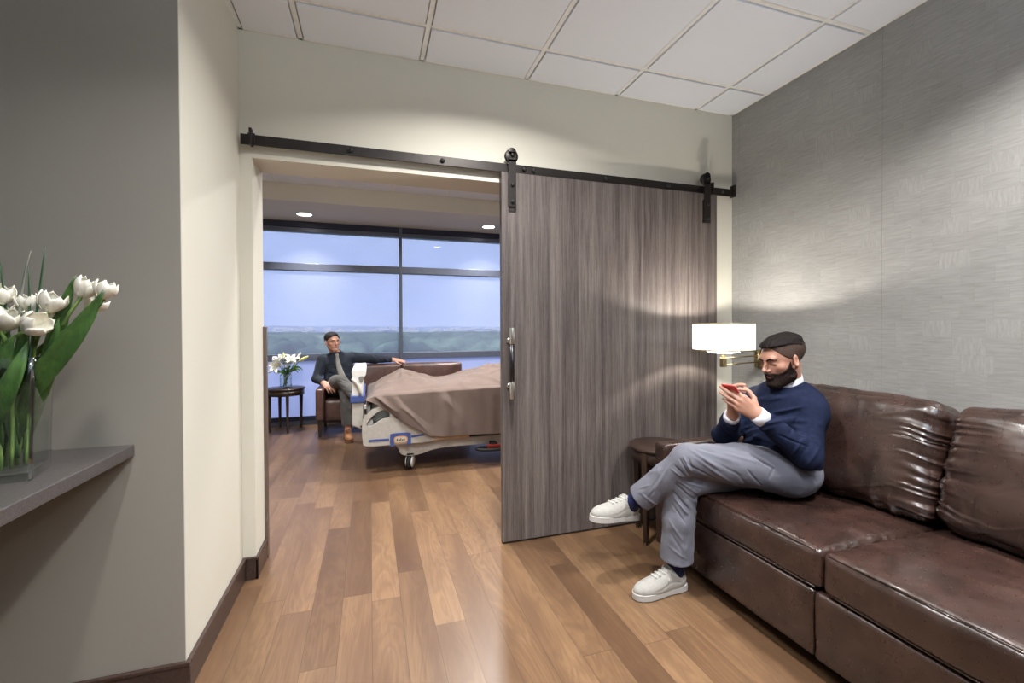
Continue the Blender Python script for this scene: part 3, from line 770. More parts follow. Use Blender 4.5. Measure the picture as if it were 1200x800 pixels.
# footboard, seen edge-on: slab with grips, blue band, lower skirt
y0f, y1f = 4.06, 4.94
fp = MB().prism([(-.152, .675), (-.146, .858), (-.152, .862), (-.152, .896), (-.046, .902), (-.034, .880), (-.036, .858), (-.060, .820), (-.064, .78), (-.064, .675)], 'y', y0f, y1f)
foot = R(fp.build('footboard', M_white, bed, bevel=.008))
rel(MB().box(-.166, -.046, y0f - .012, y1f + .012, .618, .680).build('blue_band', M_bedblue, foot, bevel=.008), bed)
rel(MB().prism([(-.155, .62), (-.058, .62), (-.062, .39), (-.082, .385), (-.150, .42)], 'y', y0f + .005, y1f - .005).build('lower_panel', M_bedgrey, foot, bevel=.008), bed)
rel(MB().tube([(-.150, y0f - .012, .83), (-.125, y0f - .014, .80), (-.098, y0f - .014, .76), (-.086, y0f - .014, .72), (-.084, y0f - .012, .68)], .012, 10).build('grip', M_bedgrey, foot), bed)
rel(MB().prism(spl([(-.095, .838), (-.055, .842), (-.062, .80), (-.085, .795)], 4), 'y', y0f - .004, y0f + .02).build('grip_recess', simple('recess_grey', (120, 118, 114), .5), foot), bed)
for xx in (-.078, -.14): rel(MB().cyl((xx, y0f - .004, .412), (xx, y0f + .02, .412), .008, 12).build('bolt', simple('bolt_steel', (96, 92, 84), .4, .5), foot), bed)
R(MB().box(-.05, 2.05, 4.06, 4.94, .36, .43).build('deck', M_bedgrey, bed, bevel=.01))
R(MB().box(-.055, .0, 4.03, 4.10, .44, .60).box(-.055, .02, 4.03, 4.5, .40, .47).build('deck_end_bracket', M_white, bed, bevel=.006))
R(MB().box(-.052, -.03, 4.02, 4.06, .52, .565).build('control_socket', M_blackm, bed))
R(cushion('mattress', .0, 2.05, 4.06, 4.94, .43, .655, .05, simple('mattress_cover', (150, 158, 156), .6), bed, (40, 20, 8), (0, 0, .01)))
R(MB().box(.525, .86, YF - .012, YF + .03, .258, .292).build('wood_strip', simple('pale_wood_strip', (186, 156, 130), .5), bed, bevel=.003))
R(MB().box(.86, 2.05, YF + .0, YF + .05, .262, .285).build('under_rail', M_blackm, bed))
# sweeping chassis
ch = spl([(.225, .250), (.236, .185), (.262, .140), (.34, .122), (.43, .132), (.534, .160), (.722, .176), (1.167, .170), (1.95, .17), (1.98, .215), (1.6, .25), (1.167, .252), (.8, .250), (.5, .252)], 6)
R(MB().prism(ch, 'y', 4.04, 4.42).prism(ch, 'y', 4.60, 4.96).build('chassis', M_bedgrey, bed, bevel=.012))
for cx_, cy_ in ((.335, 4.07), (.40, 4.93), (1.85, 4.1), (1.85, 4.9)):
    M = Matrix.Translation((cx_, cy_, .068)) @ Matrix.Rotation(math.radians(64), 4, 'Z') @ Matrix.Rotation(PI / 2, 4, 'X')
    wh = R(MB().lathe([(0, -.016), (.046, -.018), (.064, -.014), (.068, 0), (.064, .014), (.046, .018), (0, .016)], seg=32, M=M).build('caster_wheel', M_blackm, bed))
    sd = MB()
    for s_ in (-1, 1):
        for k in range(9):
            pass
        pr = [(r_, z_ * 1.0) for r_, z_ in ((0, .020), (.046, .020), (.050, .024), (.048, .029), (0, .030))]
        sd.lathe([(r_, s_ * z_) for r_, z_ in pr], seg=28, M=M)
    R(sd.build('caster_cover', M_white, bed))
    R(MB().cyl((cx_, cy_, .10), (cx_, cy_, .16), .022, 16).box(cx_ - .035, cx_ + .035, cy_ - .03, cy_ + .03, .128, .150).build('caster_fork', M_blackm, bed, bevel=.004))
pd = MB(); ring = [(.985 + .115 * math.cos(a) * 1.1 + .06, 3.955 + .05 * math.sin(a), .150 - .006 * math.cos(a)) for a in np.linspace(0, 2 * PI, 33)]
pd.tube(ring, .014, 10, caps=False); R(pd.build('foot_pedal', M_blackm, bed))
R(MB().box(1.02, 1.15, 3.935, 3.985, .155, .185).build('pedal_pad', simple('red_pedal', (120, 34, 28), .5), bed, bevel=.006))
R(MB().box(1.06, 1.12, 3.96, 4.08, .165, .20).build('pedal_arm', M_blackm, bed, bevel=.004))

# ------------------------------------------------------------------ blanket over the bed
def make_blanket():
    nx, ny = 300, 220
    u = np.linspace(0, 1, nx); v = np.linspace(0, 1, ny)
    x = -.012 + u * 2.1
    # height of the top along the length (at mid width)
    kx = [-.012, .02, .127, .289, .40, .454, .622, .78, .928, 1.15, 1.311, 1.6, 2.1]
    kz = [.672, .690, .762, .872, .835, .806, .757, .765, .789, .845, .868, .84, .80]
    top = np.interp(x, kx, kz)
    ker = np.exp(-np.linspace(-2, 2, 9) ** 2); ker /= ker.sum(); top = np.convolve(np.pad(top, 4, 'edge'), ker, 'valid')
    edge = np.interp(x, [-.012, .034, .454, 1.165, 2.1], [.672, .688, .706, .722, .72])       # height of the front top edge
    hem = np.interp(x, [-.012, .06, .30, .50, .60, 1.3, 2.1], [.64, .60, .425, .305, .292, .275, .27])
    back = np.full(nx, .40)
    P = np.zeros((nx, ny, 3)); P[..., 0] = x[:, None]
    for j, t in enumerate(v):
        if t < .28:
            q = t / .28; z = hem + (edge - .02 - hem) * q; y = 3.968 + .012 * q + 0 * x
        elif t < .34:
            q = (t - .28) / .06; a = q * PI / 2; z = edge - .02 + .02 * math.sin(a) + 0 * x; y = 3.98 + .04 * (1 - math.cos(a)) + 0 * x
        elif t < .78:
            q = (t - .34) / .44; y = 4.02 + .96 * q + 0 * x
            prof = np.sin(PI * q) ** .85 if q < .5 else np.sin(PI * q) ** .7
            pk = math.exp(-((q - .5) / .20) ** 2) * .5 + .5 * prof          # tented: straight slopes to the ridge
            tent = 1 - abs(2 * q - 1)
            wgt = np.exp(-((x - .289) / .16) ** 2)
            z = edge + (top - edge) * (wgt * tent + (1 - wgt) * (math.sin(PI * q) ** .8 if 0 < q < 1 else 0))
        elif t < .84:
            q = (t - .78) / .06; a = q * PI / 2; z = edge - .02 * math.sin(a); y = 4.98 + .04 * math.sin(a) + 0 * x
        else:
            q = (t - .84) / .16; z = (edge - .02) * (1 - q) + back * q; y = 5.03 + 0 * x
        P[:, j, 1] = y; P[:, j, 2] = z
    X, Y, Z = P[..., 0], P[..., 1], P[..., 2]; T = v[None, :] + 0 * X
    topm = np.clip((T - .30) / .06, 0, 1) * np.clip((.80 - T) / .06, 0, 1); sidem = np.clip((.34 - T) / .1, 0, 1)
    # long soft folds on the top, hanging folds on the side
    r1 = 1 - np.abs(vnoise(X * 3.2 + 4, Y * 7 - X * 3, 0 * X)) * 3
    Z += topm * (.016 * np.maximum(0, r1) * (X > .05) + .010 * fbm(X * 4, Y * 4, 0 * X, 3))
    r2 = 1 - np.abs(vnoise(X * 2.0 + 11, Y * 5 + X * 4.5, 1 + 0 * X)) * 3.2
    Z += topm * .020 * np.maximum(0, r2) * np.clip((X - .5) / .3, 0, 1)
    Y -= sidem * (.014 * vnoise(X * 6, Z * 1.2, 3 + 0 * X) + .010 * vnoise(X * 14, Z * 2.5, 5 + 0 * X) + .005 + .028 * np.maximum(0, 1 - np.abs(vnoise(X * 3 + 2, Z * 5 + X * 5, 7 + 0 * X)) * 3.5) * np.clip((1.0 - X) / .4, 0, 1))
    # creases that radiate from the tent peak
    dx, dy = X - .289, Y - 4.5; ang = np.arctan2(dy, dx); rr = np.hypot(dx, dy)
    Z += topm * .012 * np.cos(ang * 9 + 1) * np.exp(-((rr - .16) / .14) ** 2)
    # the end corner folds down over the foot of the mattress
    P[..., 0], P[..., 1], P[..., 2] = X, Y, Z
    end = np.exp(-((P[..., 0] + .012) / .035) ** 2); P[..., 2] -= end * topm * .012
    # add an end drop: rows before the first
    m = 26; D = np.zeros((m, ny, 3))
    for i in range(m):
        q = 1 - i / m
        D[i] = P[0]; a = min(1, q * 5) * PI / 2
        D[i, :, 0] = P[0, :, 0] - .022 * math.sin(a) + .006 * vnoise(P[0, :, 1] * 12, q * 2 + 0 * P[0, :, 1], 0 * P[0, :, 1])
        drop = .15 * q
        D[i, :, 2] = np.maximum(P[0, :, 2] - drop * np.clip((T[0] - .2) / .1, 0, 1) * np.clip((.86 - T[0]) / .05, 0, 1), .36)
    P = np.concatenate([D, P]); nx2 = nx + m
    I = np.arange(nx2 * ny).reshape(nx2, ny)
    Q = np.stack([I[:-1, :-1], I[1:, :-1], I[1:, 1:], I[:-1, 1:]], -1).reshape(-1, 4)
    V = P.reshape(-1, 3); V = relax(V, Q, 2, .4)
    o = npmesh('blanket', V, Q, mat_fabric('taupe_blanket_cloth', (108, 94, 88), 700, .92, .08, .15, .35))
    d = o.modifiers.new('s', 'SOLIDIFY'); d.thickness = .006; d.offset = -1
    return tag(o, 'crumpled brown blanket draped over the hospital bed', 'blanket')
make_blanket()

# ------------------------------------------------------------------ tulips on the counter
VC = Vector((-.9035, 1.4915, .866)); VA = math.atan2(.146, -.035)
Mv = Matrix.Translation(VC) @ Matrix.Rotation(VA, 4, 'Z')
M_gedge = mat_clear('vase_glass_edge', (.34, .40, .38, 1), 2.2, (.2, .26, .24, 1))
def square_vase(name, label, M, h, w0, w1, th, mat):
    b = MB(); rings = []
    def ring(w, z, r=.010, n=4):
        out = []
        for cx_, cy_, a0 in ((1, 1, 0), (-1, 1, 90), (-1, -1, 180), (1, -1, 270)):
            for k in range(n + 1):
                a = math.radians(a0 + 90 * k / n); out.append((cx_ * (w - r) + r * math.cos(a), cy_ * (w - r) + r * math.sin(a), z))
        return out
    prof = [(w0 - .004, 0), (w0, .004)] + [(w0 + (w1 - w0) * t * t, .004 + (h - .006) * t) for t in (.2, .4, .6, .8, 1)] + [(w1 - th / 2, h)]
    prof += [(w0 + (w1 - w0) * t * t - th, .004 + (h - .006) * t) for t in (1, .8, .6, .4, .2)] + [(w0 - th, .022), (w0 - th - .004, .018)]
    R_ = [ring(w, z, max(.004, .012 - (.0 if i < 8 else th * .6))) for i, (w, z) in enumerate(prof)]; n = len(R_[0])
    vs = [M @ Vector(p) for r in R_ for p in r]
    fs = [(i * n + k, i * n + (k + 1) % n, (i + 1) * n + (k + 1) % n, (i + 1) * n + k) for i in range(len(R_) - 1) for k in range(n)]
    fs += [tuple(range(n - 1, -1, -1)), tuple(range((len(R_) - 1) * n, len(R_) * n))]
    b.add(vs, fs, 0, True)
    for i_, f in enumerate(b.f):
        if i_ < len(b.f) - 2 and 6 <= i_ // n <= 8: b.mi[i_] = 1
        if i_ < len(b.f) - 2 and i_ // n < 8 and (i_ % n) % 5 in (1, 2): b.mi[i_] = 1
    o = b.build(name, [mat, M_gedge])
    return tag(o, label, 'vase')
vase = square_vase('vase', 'tall square clear glass vase with flared rim on the stone counter', Mv, .312, .073, .084, .006, mat_clear('clear_vase_glass', (.955, .972, .962, 1)))
b = MB(); w_ = .0735 - .0068
b.box(-w_, w_, -w_, w_, .0235, .132, M=Mv)
tag(b.build('water', mat_clear('water', (.97, .985, .975, 1), 1.15), bevel=.006), 'clear water standing in the square vase', 'water', kind='stuff')

def mat_petal(name, a, b_):
    t = NT(name); v = t.coords((60, 60, 6)); n = t.noise(v, 3, 3)
    return t.fin(t.ramp(n, [(.3, lin(a)), (.7, lin(b_))]), .5, Subsurface_Weight=.12, Subsurface_Radius=(.01, .01, .008))
M_petal = mat_petal('ivory_petal', (222, 218, 200), (246, 244, 236))
def mat_leaf(name, a, b_):
    t = NT(name); v = t.coords((1, 1, 1)); n = t.noise(v, 14, 3); n2 = t.noise(t.coords((160, 160, 12)), 1, 2)
    return t.fin(t.ramp(t.math('ADD', t.math('MULTIPLY', n, .7), t.math('MULTIPLY', n2, .3)), [(.35, lin(a)), (.65, lin(b_))]), .42, Specular_IOR_Level=.4)
M_leaf = mat_leaf('tulip_leaf_green', (30, 58, 26), (72, 106, 48)); M_stem = mat_leaf('tulip_stem_green', (92, 122, 58), (134, 158, 92))
M_blade = mat_leaf('grass_blade_green', (40, 70, 48), (66, 96, 68)); M_pale = mat_leaf('pale_grass_blade', (120, 124, 112), (138, 142, 128))
def bez(p0, p1, p2, n=16):
    return [tuple((1 - t) ** 2 * Vector(p0) + 2 * t * (1 - t) * Vector(p1) + t * t * Vector(p2)) for t in np.linspace(0, 1, n)]
def bez3(p0, p1, p2, p3, n=18):
    p0, p1, p2, p3 = map(Vector, (p0, p1, p2, p3))
    return [(1 - t) ** 3 * p0 + 3 * t * (1 - t) ** 2 * p1 + 3 * t * t * (1 - t) * p2 + t ** 3 * p3 for t in np.linspace(0, 1, n)]
def frame_from(z, hint=Vector((0, 0, 1))):
    z = z.normalized(); x = hint.cross(z)
    if x.length < 1e-3: x = Vector((1, 0, 0)).cross(z)
    x.normalize(); y = z.cross(x); return Matrix((x, y, z)).transposed()
def petal_surface(b, c, Rm, L, Rr, phi, width, open_, tipcurl=0., nu=7, nv=10, point=1.):
    vs = []
    for j in range(nv):
        t = j / (nv - 1)
        rad = Rr * (.12 + .88 * math.sin(PI * (.07 + .66 * t)) ** .8) * (1 + open_ * (t - .45))
        wd = width * (min(1., .55 + 1.1 * t) if t < .62 else max(.02, 1 - ((t - .62) / .38) ** (2.2 * point)))
        z = L * t + tipcurl * max(0, t - .7)
        for i in range(nu):
            s_ = (i / (nu - 1)) * 2 - 1; a = phi + s_ * wd
            rr = rad * (1 - .06 * abs(s_) ** 2 + .035 * (abs(s_) < .2))
            vs.append(c + Rm @ Vector((rr * math.cos(a), rr * math.sin(a), z - .004 * abs(s_) * t)))
    fs = [(j * nu + i, j * nu + i + 1, (j + 1) * nu + i + 1, (j + 1) * nu + i) for j in range(nv - 1) for i in range(nu - 1)]
    b.add(vs, fs, 0, True)
def leaf_mesh(pts, widths, hint, fold=.35, n=5):
    """blade along pts, folded slightly along the midrib"""
    pts = [Vector(p) for p in pts]; vs = []; N = len(pts)
    for i, p in enumerate(pts):
        T = (pts[min(i + 1, N - 1)] - pts[max(i - 1, 0)]).normalized(); S_ = T.cross(Vector(hint)).normalized(); U = S_.cross(T)
        t = i / (N - 1); w = np.interp(t, np.linspace(0, 1, len(widths)), widths)
        for k in range(n):
            q = k / (n - 1) * 2 - 1; vs.append(p + S_ * (q * w) + U * (abs(q) ** 1.4 * w * fold + .003 * math.sin(t * 9 + q * 2) * abs(q)))
    fs = [(i * n + k, i * n + k + 1, (i + 1) * n + k + 1, (i + 1) * n + k) for i in range(N - 1) for k in range(n - 1)]
    return MB().add(vs, fs, 0, True)
def inside(ax_, ay_, z): # a point within the vase
    k = .062; return Mv @ Vector((max(-k, min(k, ax_)), max(-k, min(k, ay_)), z))
TG = 'white tulips in the square vase'
def tulip(c, tilt, size, foot, label, leaves=(), open_=.05, mid=None):
    """c: centre of the cup; tilt: direction the cup points; foot: where the stem stands (vase coordinates)"""
    size *= 1.12; c = Vector(c); tilt = Vector(tilt).normalized(); Rm = frame_from(tilt); base = c - tilt * size * .52
    t = thing('tulip', label, 'tulip', tuple(base), 0, TG)
    f = inside(foot[0], foot[1], .025)
    rim = Mv @ Vector((max(-.07, min(.07, foot[2])), max(-.07, min(.07, foot[3])), .30)) if len(foot) > 3 else (f + base) / 2
    pts = bez3(f, f.lerp(rim, .6), rim, base - tilt * .05, 12)[:-1] + bez3(base - tilt * .05, base - tilt * .035, base - tilt * .015, base + tilt * .004, 5)
    rel(MB().tube(pts, [.0042] * (len(pts) - 2) + [.0046, .006], 10).build('stem', M_stem, t))
    for k in range(6):
        inner = k % 2; b = MB(); ph = k * PI / 3 + random.uniform(-.12, .12)
        petal_surface(b, base, Rm, size * random.uniform(.92, 1.06) * (1 if inner else .97), size * (.47 if inner else .52), ph, .70 if inner else .74, open_ + random.uniform(-.05, .08) + (.0 if inner else .04), random.uniform(-.002, .006), point=random.uniform(.8, 1.3))
        rel(b.build('petal', M_petal, t, solid=.0012))
    for pts, wd, hint in leaves: rel(leaf_mesh(pts, wd, hint).build('leaf', M_leaf, t, solid=.0009))
    return t
cam_dir = Vector((.52, -.85, .05))
def lf(p0, p1, p2, p3, w, hint=(.52, -.85, .1)):
    W = [w * .74 * q for q in (.35, .7, .95, 1., .9, .62, .05)]; return (bez3(p0, p1, p2, p3, 20), W, hint)
I_ = inside
tulip((-.790, 1.475, 1.321), (.35, -.1, .9), .052, (.03, -.03, .045, -.03), 'large white tulip at the middle top of the bunch, open cup facing up', [lf(I_(.03, .01, .05), (-.845, 1.51, 1.08), (-.80, 1.47, 1.12), (-.775, 1.47, 1.275), .030)], .12)
tulip((-.800, 1.43, 1.260), (.75, -.25, .45), .052, (.02, .04, .05, .04), 'white tulip leaning low over the rim, under the large middle bloom', [lf(I_(-.02, .02, .12), (-.87, 1.44, 1.10), (-.865, 1.41, 1.16), (-.835, 1.42, 1.235), .022)], .10)
tulip((-.729, 1.50, 1.360), (.45, .1, .9), .048, (.04, -.01, .065, -.05), 'white tulip behind the tallest broad leaf, second from the outer end', [lf(I_(.05, -.02, .06), (-.83, 1.53, 1.12), (-.80, 1.50, 1.26), (-.749, 1.49, 1.392), .026)], .04)
tulip((-.735, 1.55, 1.318), (.5, .2, .8), .044, (.05, .03, .065, .0), 'small white tulip peeking out below the one behind the tallest leaf', [], .10)
tulip((-.683, 1.49, 1.357), (.35, .0, .95), .046, (.05, .045, .072, .03), 'white tulip at the outer end of the bunch, tip of a broad leaf before it',
      [lf(I_(.055, .03, .10), (-.80, 1.44, 1.14), (-.735, 1.45, 1.21), (-.672, 1.455, 1.352), .034), lf(I_(.05, .0, .12), (-.81, 1.45, 1.13), (-.76, 1.46, 1.20), (-.668, 1.50, 1.365), .012)], .02)
tulip((-.846, 1.49, 1.318), (-.1, -.1, .95), .046, (.0, -.04, .02, -.05), 'white tulip just behind the large middle bloom, on its wall side, half hidden', [lf(I_(.0, -.01, .10), (-.87, 1.46, 1.10), (-.84, 1.46, 1.20), (-.834, 1.45, 1.292), .018)], .08)
tulip((-.820, 1.50, 1.292), (.3, -.1, .8), .044, (.01, .0, .03, -.02), 'white tulip tucked under the large middle bloom', [lf(I_(.0, .04, .06), (-.86, 1.40, 1.06), (-.83, 1.40, 1.12), (-.815, 1.43, 1.22), .026)], .05)
tulip((-.866, 1.45, 1.273), (.35, -.3, .9), .050, (-.01, .02, -.02, .03), 'white tulip at the outer front of the bunch near the vase rim, cup half open', [lf(I_(-.03, .02, .08), (-.88, 1.40, 1.08), (-.885, 1.39, 1.17), (-.878, 1.40, 1.262), .020)], .12)
tulip((-.897, 1.45, 1.278), (-.3, -.2, .9), .048, (-.03, .0, -.05, .02), 'white tulip cut by the frame edge beside the half open front bloom', [], .1)
tulip((-.893, 1.47, 1.337), (.2, -.1, 1), .050, (-.02, -.02, -.03, -.03), 'highest white tulip at the frame edge, above the low front blooms', [lf(I_(-.02, -.03, .05), (-.90, 1.47, 1.12), (-.89, 1.47, 1.2), (-.885, 1.46, 1.33), .02)], .06)
for i in range(5):
    fx, fy = random.uniform(-.05, .03), random.uniform(-.05, .05)
    e = Mv @ Vector((fx * .8 - .02, fy * .9, 1)) ; e.z = 1.25 + .04 * i * .5
    tulip((e.x - .03 * (i % 2), e.y + .03, e.z), (random.uniform(-.4, .1), random.uniform(-.2, .4), 1), .046, (fx, fy, fx, fy), 'white tulip at the wall side of the bunch, ' + ['mostly beyond the frame edge', 'behind the leaves', 'deep among the leaves', 'beyond the frame above the rim', 'behind the highest frame-edge bloom'][i],
          [lf(I_(fx, fy, .08), (e.x, e.y - .02, 1.10), (e.x - .01, e.y - .03, 1.16), (e.x + random.uniform(-.02, .03), e.y - .04, 1.24), .022)])
for k, (pts, m_, lab) in enumerate([
    (((-.87, 1.47, 1.12), (-.875, 1.47, 1.25), (-.895, 1.47, 1.45)), M_blade, 'dark grass blade leaning back at the frame edge of the tulip bunch'),
    (((-.85, 1.47, 1.15), (-.865, 1.47, 1.32), (-.83, 1.47, 1.45)), M_pale, 'faint pale curved grass blade rising from the tulip bunch'),
    (((-.845, 1.47, 1.15), (-.83, 1.47, 1.30), (-.836, 1.47, 1.408)), M_blade, 'short straight grass blade rising from the middle of the tulips'),
    (((-.84, 1.47, 1.15), (-.815, 1.47, 1.32), (-.801, 1.47, 1.464)), M_blade, 'tallest green grass blade rising above the tulips')]):
    f = inside(-.02 + .01 * k, .01, .05)
    tag(leaf_mesh([f] + bez(*pts, 14), [.0028, .003, .003, .0026, .002, .0006], (.5, -.85, 0), .2, 3).build('grass_blade', m_, solid=.0006), lab, 'grass blade', 'grass blades among the tulips')

# ------------------------------------------------------------------ lilies on the far table
LC = Vector((-1.0, 6.12, .535))
o = MB().lathe([(0, 0), (.066, 0), (.070, .004), (.070, .168), (.068, .170), (.066, .168), (.065, .016), (0, .014)], c=LC, seg=40).build('vase', mat_clear('clear_cylinder_glass', (.975, .985, .982, 1)))
tag(o, 'round clear glass cylinder vase of lilies on the table by the window', 'vase')
tag(MB().lathe([(0, .016), (.0635, .016), (.0635, .12), (0, .12)], c=LC, seg=32).build('water', mat_clear('vase_water', (.96, .98, .965, 1), 1.15)), 'water in the round vase of lilies', 'water', kind='stuff')
M_lily = mat_petal('white_lily_petal', (226, 228, 222), (248, 250, 250)); M_bud = mat_petal('yellow_green_bud', (196, 200, 120), (226, 222, 150))
M_lleaf = mat_leaf('lily_leaf_green', (34, 66, 34), (84, 120, 62)); M_anther = simple('anther', (150, 90, 40), .7)
def lily(c, dirv, size, kind, label, leaves=2):
    c = Vector(c); dirv = Vector(dirv).normalized(); Rm = frame_from(dirv); base = c - dirv * size * .5
    t = thing('lily', label, 'lily', tuple(base), 0, 'white lilies in the round vase')
    a = random.uniform(0, 2 * PI); f = LC + Vector((.03 * math.cos(a), .03 * math.sin(a), .018)); rim = LC + Vector(((c.x - LC.x) * .25, (c.y - LC.y) * .25, .18))
    pts = bez3(f, f.lerp(rim, .6), rim, base, 12); rel(MB().tube(pts, .004, 8).build('stem', M_lleaf, t))
    if kind == 'open':
        for k in range(6):
            ph = k * PI / 3; vs = []; nu, nv = 5, 9
            for j in range(nv):
                q = j / (nv - 1); rr = size * (.06 + .55 * q ** 1.5 + .10 * q); z = size * (.75 * q - .35 * q ** 3); wd = size * .17 * math.sin(PI * (.08 + .90 * q)) ** .8
                for i in range(nu):
                    s_ = i / (nu - 1) * 2 - 1; x, y = rr, s_ * wd
                    vs.append(base + Rm @ Vector((x * math.cos(ph) - y * math.sin(ph), x * math.sin(ph) + y * math.cos(ph), z + .12 * size * s_ * s_)))
            b = MB().add(vs, [(j * nu + i, j * nu + i + 1, (j + 1) * nu + i + 1, (j + 1) * nu + i) for j in range(nv - 1) for i in range(nu - 1)], 0, True)
            rel(b.build('petal', M_lily, t, solid=.0015))
        for k in range(5):
            ph = k * 1.257 + .3; p1 = base + Rm @ Vector((.16 * size * math.cos(ph), .16 * size * math.sin(ph), .62 * size))
            rel(MB().tube([base, p1], .0015, 6).tube([p1 - Vector((.006, 0, 0)), p1 + Vector((.006, 0, 0))], .003, 6, 1).build('stamen', [M_bud, M_anther], t))
    else:
        rel(MB().lathe([(.0, 0), (size * .10, size * .1), (size * .15, size * .4), (size * .12, size * .75), (size * .03, size * 1.0), (0, size * 1.02)], seg=12, M=Matrix.Translation(base) @ Rm.to_4x4()).build('bud', M_bud if kind == 'bud' else M_lily, t))
    for k in range(leaves):
        a = random.uniform(0, 2 * PI); p0 = Vector(pts[6 + k]); q = p0 + Vector((.10 * math.cos(a), .08 * math.sin(a), .06)); e = p0 + Vector((.15 * math.cos(a), .12 * math.sin(a), random.uniform(-.02, .07)))
        rel(leaf_mesh(bez(p0, q, e, 10), [.004, .011, .012, .008, .001], (.3, -.9, .4), .3).build('leaf', M_lleaf, t, solid=.001))
lily((-1.10, 6.02, .83), (-.55, -.8, .35), .17, 'open', 'large open white lily facing outwards over the vase rim on the jamb side')
lily((-1.06, 6.08, .915), (-.2, -.4, .9), .12, 'open', 'white lily standing highest on the jamb side of the bouquet')
lily((-.93, 6.06, .90), (.1, -.5, .8), .14, 'open', 'open white lily at the middle top of the bouquet')
lily((-.85, 6.10, .925), (.5, -.2, .8), .11, 'white', 'closed white lily bud above the yellow bud')
lily((-.79, 6.06, .89), (.85, -.2, .5), .14, 'bud', 'long yellow-green lily bud pointing towards the seated man')
lily((-1.02, 6.10, .92), (0, 0, 1), .11, 'bud', 'upright green lily bud between the open white lilies')
lily((-.97, 5.99, .80), (.1, -.9, .3), .06, 'white', 'tiny white lily bud low in front of the bouquet')
lily((-.89, 6.12, .86), (.3, .1, .9), .10, 'bud', 'green lily bud behind the middle open lily', 4)
lily((-.99, 6.14, .84), (-.1, .3, .9), .10, 'open', 'white lily deep at the back of the bouquet', 4)
# ------------------------------------------------------------------ people
def mat_skin(name, rgb):
    t = NT(name); v = t.coords((1, 1, 1)); c = lin(rgb); n = t.noise(v, 25, 3); n2 = t.noise(v, 400, 2)
    t.bump(n2, .12, .0008)
    return t.fin(t.ramp(n, [(.3, (c[0] * .9, c[1] * .84, c[2] * .82, 1)), (.7, (min(1, c[0] * 1.06), c[1] * 1.05, c[2] * 1.04, 1))]), .5, Subsurface_Weight=.15, Subsurface_Radius=(.012, .005, .003))
def mat_hair(name, rgb, hi, sc_=(260, 260, 30)):
    t = NT(name); n = t.noise(t.coords(sc_), 1, 3, .6); t.bump(n, .6, .002)
    return t.fin(t.ramp(n, [(.35, lin(rgb)), (.7, lin(hi))]), .7, Specular_IOR_Level=.12)

def head_shape(S, M=None, k=1.0, ears=True):
    """head about its centre: +Y face, +Z crown, +X the person's right"""
    def e(c, r, kk, op='u', rot=None): S.ell([q * k for q in c], [q * k for q in r], kk * k, op, M, rot)
    def l(a, b, ra, rb, kk, op='u', flat=None): S.limb([q * k for q in a], [q * k for q in b], ra * k, rb * k, kk * k, op, M=M, flat=flat)
    e((0, -.021, .032), (.074, .099, .076), .01)
    e((0, .022, .0), (.064, .068, .085), .03)
    e((0, .034, -.055), (.050, .056, .055), .03)
    for s in (1, -1):
        l((s * .054, .0, -.030), (s * .046, .018, -.072), .016, .014, .02); l((s * .046, .018, -.072), (s * .016, .072, -.100), .014, .014, .02)
        e((s * .043, .052, -.022), (.020, .024, .018), .02)
    e((0, .078, -.096), (.020, .018, .016), .015)
    l((-.034, .080, .024), (.034, .080, .024), .010, .010, .016)
    for s in (1, -1):
        e((s * .032, .098, .003), (.017, .018, .011), .012, 's')
        e((s * .031, .0725, .001), (.0145, .014, .0125), .004)
        l((s * .020, .0850, .0005), (s * .044, .0790, -.001), .0022, .0018, .004)
    l((0, .086, .016), (0, .108, -.020), .0065, .0085, .010); e((0, .110, -.026), (.0105, .011, .0095), .008)
    for s in (1, -1): e((s * .0115, .099, -.031), (.008, .009, .0065), .006)
    for s in (1, -1): e((s * .006, .103, -.0385), (.0032, .0045, .003), .002, 's')
    l((0, .094, -.050), (0, .093, -.050), .012, .012, .012)
    l((-.017, .087, -.0575), (.0, .0985, -.0545), .0035, .0055, .006); l((.017, .087, -.0575), (.0, .0985, -.0545), .0035, .0055, .006)
    l((-.015, .087, -.065), (.015, .087, -.065), .0052, .0052, .006); l((-.006, .094, -.066), (.006, .094, -.066), .0055, .0055, .006)
    l((-.018, .098, -.0606), (.018, .098, -.0606), .0016, .0016, .003, 's')
    if ears:
        for s in (1, -1):
            R_ = Matrix.Rotation(s * -.55, 3, 'Z') @ Matrix.Rotation(.18, 3, 'X')
            e((s * .083, .002, -.010), (.0095, .021, .032), .005, 'u', R_)
            e((s * .093, .008, -.004), (.0055, .010, .018), .004, 's', R_)
            e((s * .075, .010, -.038), (.006, .009, .010), .006)
def head_frame(c, fwd, up=(0, 0, 1), roll=0):
    f = Vector(fwd).normalized(); r = f.cross(Vector(up)).normalized(); u = r.cross(f)
    M = Matrix((r, f, u)).transposed().to_4x4(); M.translation = Vector(c)
    return M @ Matrix.Rotation(roll, 4, 'Y')

